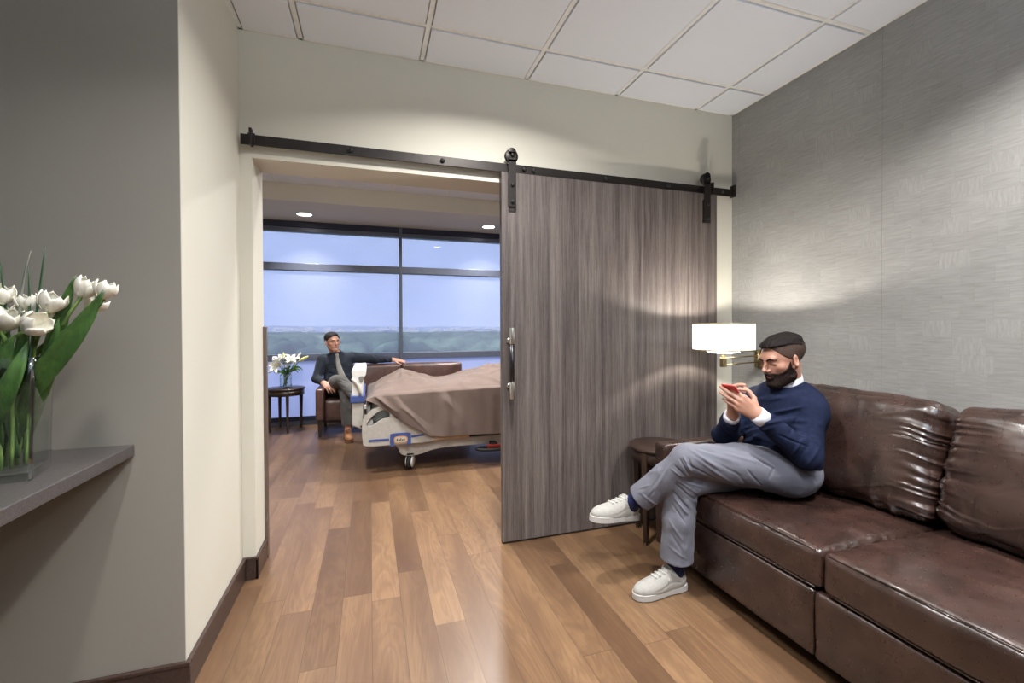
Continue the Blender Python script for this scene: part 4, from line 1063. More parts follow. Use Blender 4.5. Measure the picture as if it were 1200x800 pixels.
def hand(S, W, D, N, T, curls, thumb, k=1.0, r0=1.0, spread=1.0):
    """palm, four fingers and a thumb. W wrist, D towards the knuckles, N back of the hand, T thumb side.
    curls: per finger, three bends in degrees; thumb: three directions as (D, T, N) weights"""
    W = Vector(W); D = Vector(D).normalized(); N = Vector(N); N = (N - D * N.dot(D)).normalized(); T0 = Vector(T); T_ = D.cross(N); T_ = T_ if T_.dot(T0) > 0 else -T_
    S.limb(W - D * .012 * k, W + D * .012 * k, .026 * k, .026 * k, .012, flat=(N, .72))
    offs = (.030, .0105, -.0095, -.0275); lens = ((.042, .025, .021), (.046, .029, .022), (.042, .027, .021), (.033, .020, .018)); reach = (.088, .092, .087, .078)
    for i in range(4):
        K = W + D * reach[i] * k + T_ * offs[i] * k + N * (.003 if i in (1, 2) else 0) * k
        S.limb(W + T_ * offs[i] * .55 * k + D * .008 * k, K, .0165 * k, .0108 * k, .012 * k)
        S.limb(W + T_ * offs[i] * .7 * k + D * .03 * k - N * .007 * k, K - N * .005 * k - D * .008 * k, .013 * k, .0095 * k, .012 * k)
        p = K; a = 0; sp = math.radians((4, 1, -2, -6)[i] * spread)
        Di = (D * math.cos(sp) + T_ * math.sin(sp)).normalized()
        rr = (.0088, .0092, .0088, .0076)[i] * k * r0
        for j in range(3):
            a += math.radians(curls[i][j]); d = Di * math.cos(a) - N * math.sin(a); q = p + d * lens[i][j] * k
            S.limb(p, q, rr * (1.04, .96, .9)[j], rr * (.96, .90, .80)[j], .0025 if j else .005); p = q
    p = W + T_ * .018 * k + D * .016 * k - N * .006 * k
    for j, (L, r) in enumerate(((.044, .0145), (.032, .0108), (.027, .0095))):
        w = thumb[j]; d = (D * w[0] + T_ * w[1] + N * w[2]).normalized(); q = p + d * L * k
        S.limb(p, q, r * k, (.0112, .0098, .0080)[j] * k, .010 * k if j == 0 else .003); p = q

M_shoe = simple('off_white_canvas', (150, 148, 143), .8, 0, .05, 60, .2); M_sole = simple('white_rubber_sole', (170, 168, 165), .6)
M_lace = simple('white_laces', (178, 176, 172), .8); M_dark = simple('dark_outsole', (40, 36, 34), .8)
def shoe(parent, name, M, upper, sole, lace, k=1.0, h=.006, style='sneaker'):
    S = Sculpt(ax(-.02, .31, h * .6), ax(-.06, .06, h * .6), ax(0, .15, h * .6))
    S.ell((.205, .002, .036), (.080, .044, .040), .01); S.ell((.125, .0, .045), (.090, .040, .050), .03); S.ell((.045, .0, .05), (.048, .036, .052), .03)
    S.limb((.160, 0, .058), (.085, 0, .088), .022, .030, .02, flat=((0, 1, 0), 1.15)); S.limb((.048, 0, .06), (.044, 0, .104 if style == 'sneaker' else .09), .037, .036, .015, cut=True)
    S.limb((.050, 0, .085), (.046, 0, .16), .029, .031, .004, 's')
    S.apply((-.02, -.06, -.05), (.31, .06, .022), lambda X, Y, Z: -(Z - .0235) + 0 * X * Y, .002, 'u') if False else None
    sl, X, Y, Z = S.region((-1, -1, -1), (1, 1, 1)); S.F = np.maximum(S.F, (.022 - Z) + 0 * X + 0 * Y)
    V, Q = S.mesh()
    if style == 'sneaker':
        # overlay stitching lines pressed into the side
        N = normals(V, Q); segs = []
        for s_ in (1, -1):
            pts = [(.05, .04 * s_, .052), (.09, .042 * s_, .064), (.12, .042 * s_, .056), (.16, .044 * s_, .042), (.20, .044 * s_, .040)]
            segs += [(a, b_, .004, -.0022) for a, b_ in zip(pts[:-1], pts[1:])]
            segs += [((.085, .034 * s_, .085), (.155, .030 * s_, .066), .003, -.0018), ((.155, .030 * s_, .066), (.185, .042 * s_, .036), .003, -.0018)]
        V = folds(V, N, segs)
    V0 = V.copy()
    def topz(x, y):
        m = (np.abs(V0[:, 0] - x) < .005) & (np.abs(V0[:, 1] - y) < .005); return V0[m, 2].max() if m.any() else .06
    Mk = np.array(M @ Matrix.Scale(k, 4)); V = V @ Mk[:3, :3].T + Mk[:3, 3]
    root = npmesh(name, V, Q, upper, parent); rel(root)
    out = spl([(-.006, 0), (.006, -.030), (.05, -.037), (.11, -.036), (.17, -.046), (.225, -.048), (.270, -.032), (.288, .0), (.272, .030), (.225, .046), (.17, .044), (.11, .036), (.05, .036), (.006, .029)], 4)
    MM = M @ Matrix.Scale(k, 4)
    o = MB().prism(out, 'z', .0, .031 if style == 'sneaker' else .018, M=MM).build('sole', sole, root, bevel=.004 * k, seg=3); rel(o, parent)
    o = MB().prism([(x * .985 + .002, y * .97) for x, y in out], 'z', -.001, .004, M=MM).build('outsole', M_dark, root); rel(o, parent)
    lb = MB()
    for i, t in enumerate(np.linspace(0, 1, 5)):
        x = .178 - .090 * t; w = .022 + .003 * t
        lb.tube([MM @ Vector((x + dx, y, topz(x + dx, y) + .0012)) for dx, y in ((.0, -w), (.003, -w * .5), (.004, 0), (-.001, w * .5), (-.006, w))], .0024 * k, 6)
        lb.tube([MM @ Vector((x + dx, y, topz(x + dx, y) + .0022)) for dx, y in ((-.006, -w), (.0, 0), (.003, w))], .0022 * k, 6)
    if style == 'sneaker':
        for s_ in (1, -1):
            lb.tube([MM @ Vector(p) for p in ((.09, 0, .106), (.092, s_ * .012, .118), (.10, s_ * .030, .108), (.10, s_ * .032, .088), (.094, s_ * .016, .098), (.09, 0, .107))], .0021 * k, 6)
            lb.tube([MM @ Vector(p) for p in ((.09, 0, .107), (.105, s_ * .018, .102), (.118, s_ * .036, .078), (.124, s_ * .041, .062))], .0019 * k, 6)
    rel(lb.build('laces', lace, root), parent)
    return root
def place_shoe(heel, d, roll=0, up=(0, 0, 1)):
    x = Vector(d).normalized(); y = Vector(up).cross(x).normalized(); z = x.cross(y)
    M = Matrix((x, y, z)).transposed().to_4x4(); M.translation = Vector(heel); return M @ Matrix.Rotation(roll, 4, 'X')

def sub_mesh(S, name, mat, parent, M=None, smooth_it=0, root=None, nz=0., ns=120):
    V, Q = S.mesh()
    if len(V) == 0: return None
    if nz: V = V + normals(V, Q) * (nz * fbm(V[:, 0] * ns, V[:, 1] * ns, V[:, 2] * ns * .4, 2))[:, None]
    if M is not None: Mx = np.array(M); V = V @ Mx[:3, :3].T + Mx[:3, 3]
    return rel(npmesh(name, V, Q, mat, parent), root)

def head_extras(root, body, M, h, k, hair, beard=None, fade=None, brow_col=None, lips=None, style=1, eyes_open=False, lash=None):
    """hair, beard, brows and lashes fitted to the head surface"""
    A = (ax(-.10 * k, .10 * k, h), ax(-.125 * k, .135 * k, h), ax(-.135 * k, .155 * k, h))
    H = Sculpt(*A); head_shape(H, None, k); F0 = H.F.copy(); X, Y, Z = [q.reshape(s_) for q, s_ in zip(A, ((-1, 1, 1), (1, -1, 1), (1, 1, -1)))]
    X, Y, Z = X / k, Y / k, Z / k
    HN = Sculpt(*A); head_shape(HN, None, k, ears=False); Fn = HN.F
    def front(x, z):
        i, j = np.argmin(abs(A[0] - x * k)), np.argmin(abs(A[2] - z * k)); col = F0[i, :, j]
        idx = np.nonzero(col < 0)[0]; return (A[1][idx[-1]] / k) if len(idx) else 0
    if style == 1:   # combed-back top with volume, faded sides
        T = Sculpt(*A); T.F = np.minimum(1e3, T.F)
        thick = .004 + (.007 + .010 * np.clip((Y + .02) / .09, 0, 1)) * np.clip((Z - .050) / .035, 0, 1) * np.clip(1.35 - np.abs(X) / .085, 0, 1)
        line = np.interp(Y, [-.12, -.05, .0, .05, .085], [.030, .056, .072, .079, .080])
        swirl = .003 * vnoise(X * 150 + Y * 12, Y * 16, Z * 40)
        reg = np.maximum(line - Z + .02 * np.clip(np.abs(X) - .06, 0, 1), Y - .094 + .22 * (np.abs(X)))
        T.F = np.maximum(Fn - (thick + swirl) * k, reg * k * .8)
        sub_mesh(T, 'hair', hair, root, M, root=root)
        G = Sculpt(*A); yl = np.interp(Z, [-.09, -.03, .0, .02, .04, .075], [-.050, -.004, .006, .034, .052, .070])
        reg = np.maximum(np.maximum(Y - yl, -.088 - Z), Z - .085)
        G.F = np.maximum(Fn - .0028 * k, reg * k * .7)
        sub_mesh(G, 'faded_side_hair', fade or hair, root, M, root=root)
    else:            # short brushed hair, greying at the sides
        G = Sculpt(*A); yl = np.interp(Z, [-.09, -.03, .0, .03, .055, .12], [-.05, -.015, .005, .028, .060, .090])
        reg = np.maximum(Y - yl, -.07 - Z)
        th = .004 + .009 * np.clip((Z - .02) / .07, 0, 1) + .003 * vnoise(X * 70, Y * 50, Z * 60)
        G.F = np.maximum(Fn - th * k, reg * k * .7)
        sub_mesh(G, 'hair', hair, root, M, root=root)
    if beard is not None:
        B = Sculpt(*A)
        top = np.interp(Y, [.0, .014, .03, .055, .075, .095], [.014, .006, -.020, -.045, -.050, -.043])
        reg = np.maximum(Z - top, .010 + np.clip((-.05 - Z) * .5, -.01, .03) * -1 - Y)
        reg = np.maximum(reg, -.13 - Z)
        lipd = .012 - np.sqrt((X / 1.5) ** 2 + ((Z + .0615) * 1.55) ** 2) + 0 * Y
        lipd = np.where(Y > .06, lipd, -1)
        reg = np.maximum(reg, lipd)
        th = .004 + .009 * np.clip((-.055 - Z) / .05, 0, 1) + .0015 * vnoise(X * 160, Y * 160, Z * 90)
        B.F = np.maximum(Fn - th * k, reg * k * .8)
        sub_mesh(B, 'beard', beard, root, M, root=root, nz=.0006)
    for s_ in (1, -1):
        pts = [Vector((s_ * x, front(s_ * x, z) + .0005, z)) * k for x, z in ((.011, .017), (.020, .0225), (.031, .0255), (.041, .0235), (.050, .017))]
        rel(MB().tube([M @ p for p in pts], [r_ * k for r_ in (.003, .0042, .0040, .0032, .0015)], 8).build('eyebrow', brow_col or hair, root), root)
        zz = -.0045 if not eyes_open else .006
        pts = [Vector((s_ * x, front(s_ * x, z + zz) + .0004, z + zz)) * k for x, z in ((.019, .0), (.025, -.0015), (.032, -.002), (.039, -.0012), (.045, .001))]
        rel(MB().tube([M @ p for p in pts], [r_ * k for r_ in (.0008, .0014, .0016, .0015, .0009)], 6).build('eyelashes', lash or hair, root), root)
        if eyes_open:
            p = Vector((s_ * .031, front(s_ * .031, .0) - .0008, .0005)) * k; R_ = M @ Matrix.Translation(p)
            rel(MB().lathe([(0, .0016), (.004, .0012), (.0068, 0)], seg=16, M=R_ @ Matrix.Rotation(-PI / 2, 4, 'X') @ Matrix.Scale(k, 4)).build('eye', [simple('eye_dark', (70, 66, 64), .2)], root), root)
    return front

# ---- the man on the near sofa
M_skin1 = mat_skin('warm_skin', (168, 127, 109)); M_hair1 = mat_hair('near_black_hair', (14, 11, 11), (34, 28, 27)); M_fade1 = mat_hair('faded_hair', (44, 35, 31), (78, 62, 54), (500, 500, 500))
M_beard1 = mat_hair('dark_beard', (18, 13, 12), (48, 36, 32), (400, 400, 300))
M_navyk = mat_knit((27, 33, 53)); M_cotton = mat_fabric('white_shirt_cotton', (205, 208, 220), 900, .8, .04, .1, .1)
M_trou = mat_fabric('grey_chino_cloth', (100, 101, 111), 1200, .85, .07, .15, .15); M_sock = mat_fabric('navy_sock_knit', (24, 30, 66), 1200, .9, .2, .3, .2)

# creases of the sweater and trousers: from, to, width, height
TF = [((1.374, 1.676, 0.701), (1.513, 1.631, 0.611), 0.006, 0.006), ((1.347, 1.684, 0.651), (1.487, 1.639, 0.565), 0.005, -0.005), ((1.392, 1.67, 0.67), (1.575, 1.61, 0.541), 0.006, 0.005), ((1.627, 1.594, 0.611), (1.682, 1.576, 0.541), 0.004, -0.007), ((1.639, 1.591, 0.676), (1.734, 1.56, 0.614), 0.0035, -0.006), ((1.643, 1.59, 0.684), (1.738, 1.559, 0.622), 0.004, 0.004), ((1.734, 1.56, 0.614), (1.719, 1.565, 0.572), 0.004, -0.005), ((1.406, 1.665, 0.581), (1.513, 1.63, 0.553), 0.005, -0.005), ((1.532, 1.626, 0.681), (1.69, 1.575, 0.638), 0.006, 0.003), ((1.336, 1.688, 0.655), (1.376, 1.674, 0.585), 0.004, -0.009), ((1.355, 1.682, 0.666), (1.388, 1.671, 0.6), 0.004, 0.007), ((1.31, 1.696, 0.624), (1.358, 1.68, 0.581), 0.004, -0.007), ((1.295, 1.7, 0.608), (1.347, 1.684, 0.573), 0.004, 0.006), ((1.377, 1.675, 0.662), (1.395, 1.669, 0.612), 0.0035, -0.007), ((1.292, 1.702, 0.624), (1.217, 1.724, 0.5), 0.006, 0.005), ((1.27, 1.709, 0.612), (1.191, 1.732, 0.497), 0.005, -0.004), ((1.143, 1.747, 0.477), (1.235, 1.717, 0.411), 0.005, 0.005), ((1.169, 1.739, 0.442), (1.214, 1.725, 0.5), 0.004, -0.005), ((1.198, 1.729, 0.419), (1.239, 1.717, 0.481), 0.005, 0.004), ((1.132, 1.751, 0.497), (1.188, 1.734, 0.52), 0.004, 0.003), ((1.568, 1.613, 0.611), (1.642, 1.589, 0.518), 0.005, -0.003), ((1.476, 1.643, 0.65), (1.605, 1.601, 0.58), 0.005, -0.003), ]
TF2 = [((1.337, 1.718, 0.528), (1.418, 1.691, 0.457), 0.004, -0.007), ((1.348, 1.714, 0.548), (1.434, 1.686, 0.484), 0.004, 0.006), ((1.318, 1.723, 0.497), (1.399, 1.696, 0.41), 0.004, -0.007), ((1.325, 1.721, 0.469), (1.392, 1.699, 0.39), 0.004, 0.006), ((1.321, 1.722, 0.43), (1.38, 1.702, 0.351), 0.004, -0.005), ((1.367, 1.708, 0.544), (1.456, 1.679, 0.512), 0.004, 0.005), ((1.388, 1.7, 0.398), (1.352, 1.708, 0.131), 0.0025, 0.0025), ((1.297, 1.727, 0.242), (1.387, 1.698, 0.182), 0.006, 0.003), ((1.305, 1.726, 0.359), (1.365, 1.706, 0.273), 0.005, 0.004), ((1.313, 1.723, 0.3), (1.364, 1.706, 0.222), 0.005, -0.003), ((1.396, 1.698, 0.496), (1.449, 1.682, 0.532), 0.004, -0.004), ]
SF = [((1.702, 1.531, 0.866), (1.829, 1.491, 0.892), 0.006, 0.007), ((1.658, 1.545, 0.835), (1.785, 1.505, 0.865), 0.005, -0.005), ((1.633, 1.553, 0.817), (1.807, 1.498, 0.846), 0.006, 0.007), ((1.56, 1.575, 0.752), (1.701, 1.531, 0.809), 0.006, 0.007), ((1.545, 1.58, 0.722), (1.676, 1.539, 0.782), 0.005, -0.006), ((1.545, 1.58, 0.703), (1.654, 1.545, 0.752), 0.006, 0.007), ((1.575, 1.571, 0.786), (1.64, 1.551, 0.809), 0.005, 0.005), ((1.773, 1.507, 0.679), (1.831, 1.489, 0.774), 0.006, 0.006), ((1.798, 1.499, 0.66), (1.849, 1.483, 0.743), 0.005, -0.006), ((1.834, 1.487, 0.645), (1.889, 1.47, 0.728), 0.006, 0.006), ((1.821, 1.493, 0.869), (1.77, 1.509, 0.778), 0.005, -0.006), ((1.726, 1.523, 0.771), (1.842, 1.485, 0.725), 0.004, -0.008), ((1.596, 1.564, 0.729), (1.7, 1.53, 0.683), 0.005, -0.004), ((1.864, 1.479, 0.842), (1.82, 1.492, 0.728), 0.006, 0.004), ((1.684, 1.538, 0.919), (1.757, 1.515, 0.934), 0.006, 0.004), ((1.51, 1.592, 0.817), (1.553, 1.578, 0.76), 0.005, 0.005), ((1.484, 1.6, 0.794), (1.531, 1.585, 0.745), 0.005, -0.005), ]
VD = (.70, .70, -.15)
def man_on_sofa():
    root = thing('person', 'bearded man in navy sweater sitting cross-legged on the big sofa with a phone', 'person', (1.85, 1.62, .47))
    r_ = lambda o: rel(o, root)
    fwd = Vector((-.97, -.20, 0)).normalized(); side = Vector((fwd.y, -fwd.x, 0))   # side: the person's right is -side here
    rightv = fwd.cross(Vector((0, 0, 1)))
    Rt = Matrix((fwd, rightv, Vector((0, 0, 1)))).transposed()
    HC_ = Vector((1.824, 1.590, 1.104)); HM = head_frame(HC_, (-.94, .10, -.30))
    neckb = Vector((1.885, 1.61, .965))
    pel = Vector((1.875, 1.63, .575)); bel = Vector((1.865, 1.625, .695)); che = Vector((1.890, 1.615, .845))
    shL, shR = Vector((1.898, 1.515, .874)), Vector((1.880, 1.765, .885))
    elL, elR = Vector((1.805, 1.448, .690)), Vector((1.685, 1.790, .712))
    wrL, wrR = Vector((1.610, 1.526, .868)), Vector((1.578, 1.632, .848))
    hipL, hipR = Vector((1.845, 1.565, .575)), Vector((1.855, 1.705, .565))
    knL, knR = Vector((1.388, 1.700, .642)), Vector((1.405, 1.755, .515))
    anL, anR = Vector((1.240, 1.918, .375)), Vector((1.378, 1.768, .10))
    # body
    S = Sculpt(ax3(1.18, 2.08, 1.44, 1.95, .0030, .008), ax3(1.30, 2.0, 1.44, 1.72, .0030, .008), ax3(.08, 1.26, .80, 1.255, .0030, .008))
    head_shape(S, HM, .965)
    S.limb(HM @ Vector((0, -.022, -.050)), neckb, .050, .056, .02)
    S.ell(che, (.105, .150, .150), .03, rot=Rt); S.ell(bel, (.105, .140, .120), .04, rot=Rt); S.ell(pel, (.105, .145, .105), .04, rot=Rt)
    for sh, el, wr in ((shL, elL, wrL), (shR, elR, wrR)): S.limb(neckb - Vector((0, 0, .05)), sh, .040, .046, .03); S.chain([sh, el, wr], [.050, .040, .026], .012)
    for hp, md, kn, an in ((hipL, Vector((1.62, 1.625, .605)), knL, anL), (hipR, Vector((1.63, 1.735, .545)), knR, anR)): S.chain([hp, md, kn], [.078, .066, .048], .02); S.chain([kn, kn.lerp(an, .35), kn.lerp(an, .84)], [.050, .050, .036], .01)
    hand(S, wrL, (-.70, .40, .55), (-.45, -.78, -.10), (.4, -.3, .8), ((10, 16, 12), (10, 16, 12), (10, 16, 12), (12, 18, 12)), ((.6, .7, -.35), (.85, .35, -.4), (.9, .1, -.4)), 1.0, spread=.1)
    hand(S, wrR, (-.26, -.10, .95), (-.70, .66, .0), (.8, .5, 0), ((24, 44, 24), (26, 46, 26), (30, 48, 28), (34, 50, 28)), ((.5, .6, -.5), (.85, .2, -.5), (.9, -.1, -.5)), .98, spread=.2)
    V, Q = S.mesh(); V = relax(V, Q, 1, .3)
    # lips get their own colour
    Mi = np.array(HM.inverted()); Lc = V @ Mi[:3, :3].T + Mi[:3, 3]; fc = Lc[Q].mean(1)
    lip = (np.abs(fc[:, 0]) / 1.7 < .0115) & (np.abs(fc[:, 2] + .0612) < .0095 - np.abs(fc[:, 0]) * .3) & (fc[:, 1] > .085)
    r_(npmesh('body', V, Q, [M_skin1, mat_skin('lips_tone', (168, 104, 100))], root, lip.astype(int)))
    head_extras(root, None, HM, .0026, .965, M_hair1, M_beard1, M_fade1, M_hair1, style=1, lash=M_hair1)
    # sweater
    S = Sculpt(ax(1.50, 2.10, .004), ax(1.28, 1.96, .004), ax(.55, 1.05, .004))
    S.ell(che, (.126, .172, .165), .03, rot=Rt); S.ell(bel, (.138, .170, .125), .06, rot=Rt); S.ell(bel + Vector((.0, 0, -.07)), (.130, .170, .075), .05, rot=Rt)
    S.limb(neckb + Vector((0, 0, -.03)), neckb + Vector((-.006, 0, -.006)), .080, .068, .03, cut=True)
    for sh, el, wr, rr in ((shL, elL, wrL, 1.), (shR, elR, wrR, .95)):
        S.limb(neckb + Vector((0, 0, -.045)), sh, .060, .062, .04); S.limb(sh, el, .066 * rr, .057 * rr, .02)
        e_ = el + (wr - el) * .86; S.limb(el, e_, .058 * rr, .041 * rr, .02, cut=True)
    # hem cut, lower at the back
    sl, X, Y, Z = S.region((0, 0, 0), (9, 9, 9)); f = (X - bel.x) * fwd.x + (Y - bel.y) * fwd.y
    S.F = np.maximum(S.F, (.612 + .10 * f + .04 * np.clip(-f, 0, 1)) - Z)
    # opening at the neck
    S.limb(neckb + Vector((-.004, 0, -.03)), neckb + Vector((-.02, 0, .08)), .058, .066, .004, 's')
    V, Q = S.mesh(); N = normals(V, Q)
    fl = []
    def P(f_, s_, z): return che + fwd * f_ + rightv * s_ + Vector((0, 0, z - che.z))
    for (f1, s1, z1), (f2, s2, z2), w_, h_ in [((.12, -.12, .80), (.14, .10, .865), .013, .008), ((.12, -.13, .76), (.145, .09, .80), .014, .009), ((.13, -.10, .715), (.15, .10, .735), .014, .010), ((.12, -.12, .735), (.14, .05, .765), .010, -.007),
                                               ((.10, -.14, .67), (.14, .06, .665), .014, .010), ((.12, -.10, .64), (.14, .10, .635), .011, .008), ((.12, -.10, .69), (.15, .10, .69), .010, -.007), ((.11, -.05, .93), (.11, .10, .90), .014, .005), ((.10, -.15, .84), (.13, -.02, .82), .012, .006)]:
        fl.append((P(f1, s1, z1), P(f2, s2, z2), w_, h_))
    for el, sh, wr in ((elL, shL, wrL), (elR, shR, wrR)):
        ud = (sh - el).normalized(); fd = (wr - el).normalized(); bi = (ud + fd).normalized(); nrm = ud.cross(fd).normalized()
        for q, h_ in ((.0, .006), (.030, .007), (.060, .006), (.095, .005)):
            for d_ in (ud, fd):
                c_ = el + d_ * (q + .02) + bi * .045
                fl.append((c_ - nrm * .05, c_ + nrm * .05 + d_ * .01, .007, h_)); fl.append((c_ - nrm * .05 + d_ * .015, c_ + nrm * .05 + d_ * .02, .006, -h_ * .7))
        for q in (.3, .5, .7): c_ = el.lerp(sh, q); fl.append((c_ + nrm * .06 - ud * .02, c_ + fwd * .06 + ud * .03, .010, .005))
    fl = [(a_, b_, w_ * .85, h_ * 1.3) for a_, b_, w_, h_ in fl] + [q + (VD,) for q in SF]; V = folds(V, N, fl, .005, (14, 14, 14))
    sw = r_(npmesh('sweater', V, Q, M_navyk, root))
    # ribbed neckline
    ring = []
    for a in np.linspace(0, 2 * PI, 40, endpoint=False): ring.append(neckb + Vector((-.010, 0, -.008)) + fwd * .066 * math.cos(a) + rightv * .066 * math.sin(a) + Vector((0, 0, -.020 * math.cos(a) - .004)))
    nb = MB(); nb.tube(ring + [ring[0]], .0065, 8, caps=False); o = nb.build('neck_rib', M_navyk, sw); rel(o, root)
    # white shirt: collar and cuffs
    cb_ = MB(); vs = []; n_ = 36
    for j, (rad, dz) in enumerate(((.057, .062), (.060, .060), (.068, .034), (.070, .010))):
        for i in range(n_):
            a = math.radians(14) + (2 * PI - math.radians(28)) * i / (n_ - 1); c_ = math.cos(a)
            tip = max(0, c_ - .75) / .25
            vs.append(neckb + Vector((-.014, 0, 0)) + fwd * (rad * c_) + rightv * (rad * 1.02 * math.sin(a)) + Vector((0, 0, dz - .022 * c_ - (.012 * tip if j > 1 else 0))))
    cb_.add(vs, [(j * n_ + i, j * n_ + i + 1, (j + 1) * n_ + i + 1, (j + 1) * n_ + i) for j in range(3) for i in range(n_ - 1)], 0, True)
    r_(cb_.build('shirt_collar', M_cotton, root, solid=.0025))
    for el, wr, rr in ((elL, wrL, 1.), (elR, wrR, .95)):
        d_ = (wr - el).normalized(); a_ = el + (wr - el) * .84; b_ = wr + d_ * .002
        r_(MB().tube([a_, a_.lerp(b_, .5), b_, b_ - d_ * .004], [.0375 * rr, .037 * rr, .0365 * rr, .030 * rr], 32).build('shirt_cuff', M_cotton, root))
    # trousers
    S = Sculpt(ax(1.16, 2.08, .0038), ax(1.40, 2.0, .0038), ax(.12, .74, .0038))
    S.ell(pel + Vector((.0, 0, .0)), (.128, .172, .118), .03, rot=Rt); S.limb(pel, bel, .12, .12, .03, flat=(fwd, .95))
    mL, mR = Vector((1.62, 1.625, .618)), Vector((1.63, 1.735, .552))
    S.chain([hipL, mL, knL], [.106, .092, .070], .03); S.chain([hipR, mR, knR], [.100, .086, .070], .03)
    cL = knL.lerp(anL, .40) + Vector((.01, .0, .0)); hL = knL.lerp(anL, .86)
    S.chain([knL, cL, hL], [.068, .068, .066], .02, cut=True)
    hR_ = Vector((1.378, 1.768, .150)); S.chain([knR, Vector((1.385, 1.762, .34)), hR_], [.070, .072, .076], .02, cut=True)
    # hollow hems
    S.limb(hL - (anL - knL).normalized() * .02, hL + (anL - knL).normalized() * .05, .058, .058, .002, 's'); S.limb(hR_ + Vector((0, 0, .02)), hR_ - Vector((0, 0, .06)), .067, .067, .002, 's')
    sl, X, Y, Z = S.region((0, 0, 0), (9, 9, 9)); f = (X - pel.x) * fwd.x + (Y - pel.y) * fwd.y; S.F = np.maximum(S.F, Z - (.655 + .06 * f + 3 * np.maximum(0, f - .10)))
    V, Q = S.mesh(); V = relax(V, Q, 1, .4); N = normals(V, Q); fl = []
    def around(a, b, t, ang, rad, up_=Vector((0, 0, 1))):
        d_ = (b - a).normalized(); u_ = (up_ - d_ * up_.dot(d_)).normalized(); v_ = d_.cross(u_)
        return a.lerp(b, t) + (u_ * math.cos(ang) + v_ * math.sin(ang)) * rad
    rnd = random.Random(4)
    # long drag lines on the crossed thigh, knee creases, hem rumples
    for a_, b_, ra, rb in ((hipL, knL, .10, .072),):
        for t0, a0, t1, a1, h_ in ((.10, -.3, .55, -.9, .006), (.18, -.9, .62, -1.3, .007), (.05, .2, .5, -.4, .005), (.55, -.7, .92, -.1, .006), (.62, -1.2, .95, -.7, .008), (.70, -1.6, .98, -1.1, .008), (.15, -1.5, .5, -1.8, .006), (.45, -.2, .85, .3, .005), (.35, -1.1, .7, -1.6, -.006), (.75, -.9, .97, -.45, -.007), (.0, -.9, .3, -1.4, -.006)):
            fl.append((around(a_, b_, t0, a0, ra), around(a_, b_, t1, a1, rb), .010, h_)); fl.append((around(a_, b_, t0, -a0, ra), around(a_, b_, t1, -a1, rb), .010, h_ * .8))
    inner = (hipL - knL).normalized() + (anL - knL).normalized(); inner.normalize(); nr = (hipL - knL).cross(anL - knL).normalized()
    for q, hh in ((.0, .010), (.018, -.009), (.036, .010), (.056, -.008), (.075, .008)):
        for d_ in ((hipL - knL).normalized(), (anL - knL).normalized()):
            c_ = knL + d_ * (.03 + q) + inner * .055; fl.append((c_ - nr * .065 - d_ * .015, c_ + nr * .065 + d_ * .02, .007, hh))
    inner = ((hipR - knR).normalized() + (anR - knR).normalized()).normalized(); nr = (hipR - knR).cross(anR - knR).normalized()
    for q, hh in ((.0, .009), (.020, -.009), (.042, .010), (.065, -.008), (.09, .008), (.12, -.006)):
        d_ = (anR - knR).normalized(); c_ = knR + d_ * (.03 + q) + inner * .05
        fl.append((c_ - nr * .075 - d_ * .05, c_ + nr * .07 + d_ * .03, .008, hh))
        fl.append((knR + d_ * (.02 + q) - Vector((.03, .065, 0)), knR + d_ * (.09 + q * 1.3) + Vector((.05, -.05, 0)), .008, hh * .8))
    for a_, b_ in ((knL, hL), (knR, hR_)):
        for i in range(9):
            t0 = rnd.uniform(.25, .9); a0 = rnd.uniform(0, 2 * PI); fl.append((around(a_, b_, t0, a0, .068, Vector((.3, -1, .2))), around(a_, b_, min(.97, t0 + rnd.uniform(.05, .2)), a0 + rnd.uniform(-.9, .9), .068, Vector((.3, -1, .2))), .009, rnd.choice((-.005, .006))))
        for a0 in (1.4, -1.75): fl.append((around(a_, b_, .12, a0, .070, Vector((.3, -1, .2))), around(a_, b_, 1.0, a0, .072, Vector((.3, -1, .2))), .0035, .0028))
    # side pocket
    fl.append((Vector((1.80, 1.47, .640)), Vector((1.875, 1.452, .560)), .004, -.006)); fl.append((Vector((1.79, 1.475, .632)), Vector((1.862, 1.455, .552)), .006, .004))
    fl = [(a_, b_, w_, h_ * .6) for a_, b_, w_, h_ in fl] + [q + (VD,) for q in TF + TF2]; V = folds(V, N, fl, .0022, (22, 22, 22))
    r_(npmesh('trousers', V, Q, M_trou, root))
    # socks and shoes
    dL = (knL - anL).normalized()
    foL = Vector((1.283, 1.952, .283)); MLs = place_shoe(foL, (-.975, -.13, .13), .0); foR = Vector((1.430, 1.776, .002)); MRs = place_shoe(foR, (-1, -.03, 0))
    r_(MB().tube([MLs @ Vector((.052, 0, .055)), anL + Vector((0, 0, .01)), anL.lerp(knL, .28)], [.037, .038, .046], 28).build('sock', M_sock, root))
    r_(MB().tube([MRs @ Vector((.050, 0, .055)), Vector((1.378, 1.77, .12)), Vector((1.38, 1.768, .22))], [.037, .039, .046], 28).build('sock', M_sock, root))
    sk = MLs @ Vector((.045, .0, .125))
    shoe(root, 'shoe', MLs, M_shoe, M_sole, M_lace); shoe(root, 'shoe', MRs, M_shoe, M_sole, M_lace)
    # phone
    pc = Vector((1.552, 1.592, .946)); nz_ = Vector((.70, .12, .70)).normalized(); px_ = Vector((-.2, 1, 0)); px_ = (px_ - nz_ * px_.dot(nz_)).normalized(); py_ = nz_.cross(px_)
    Mp = Matrix((px_, py_, nz_)).transposed().to_4x4(); Mp.translation = pc
    t = thing('phone', 'red cased mobile phone held in both hands of the bearded man', 'phone', tuple(pc))
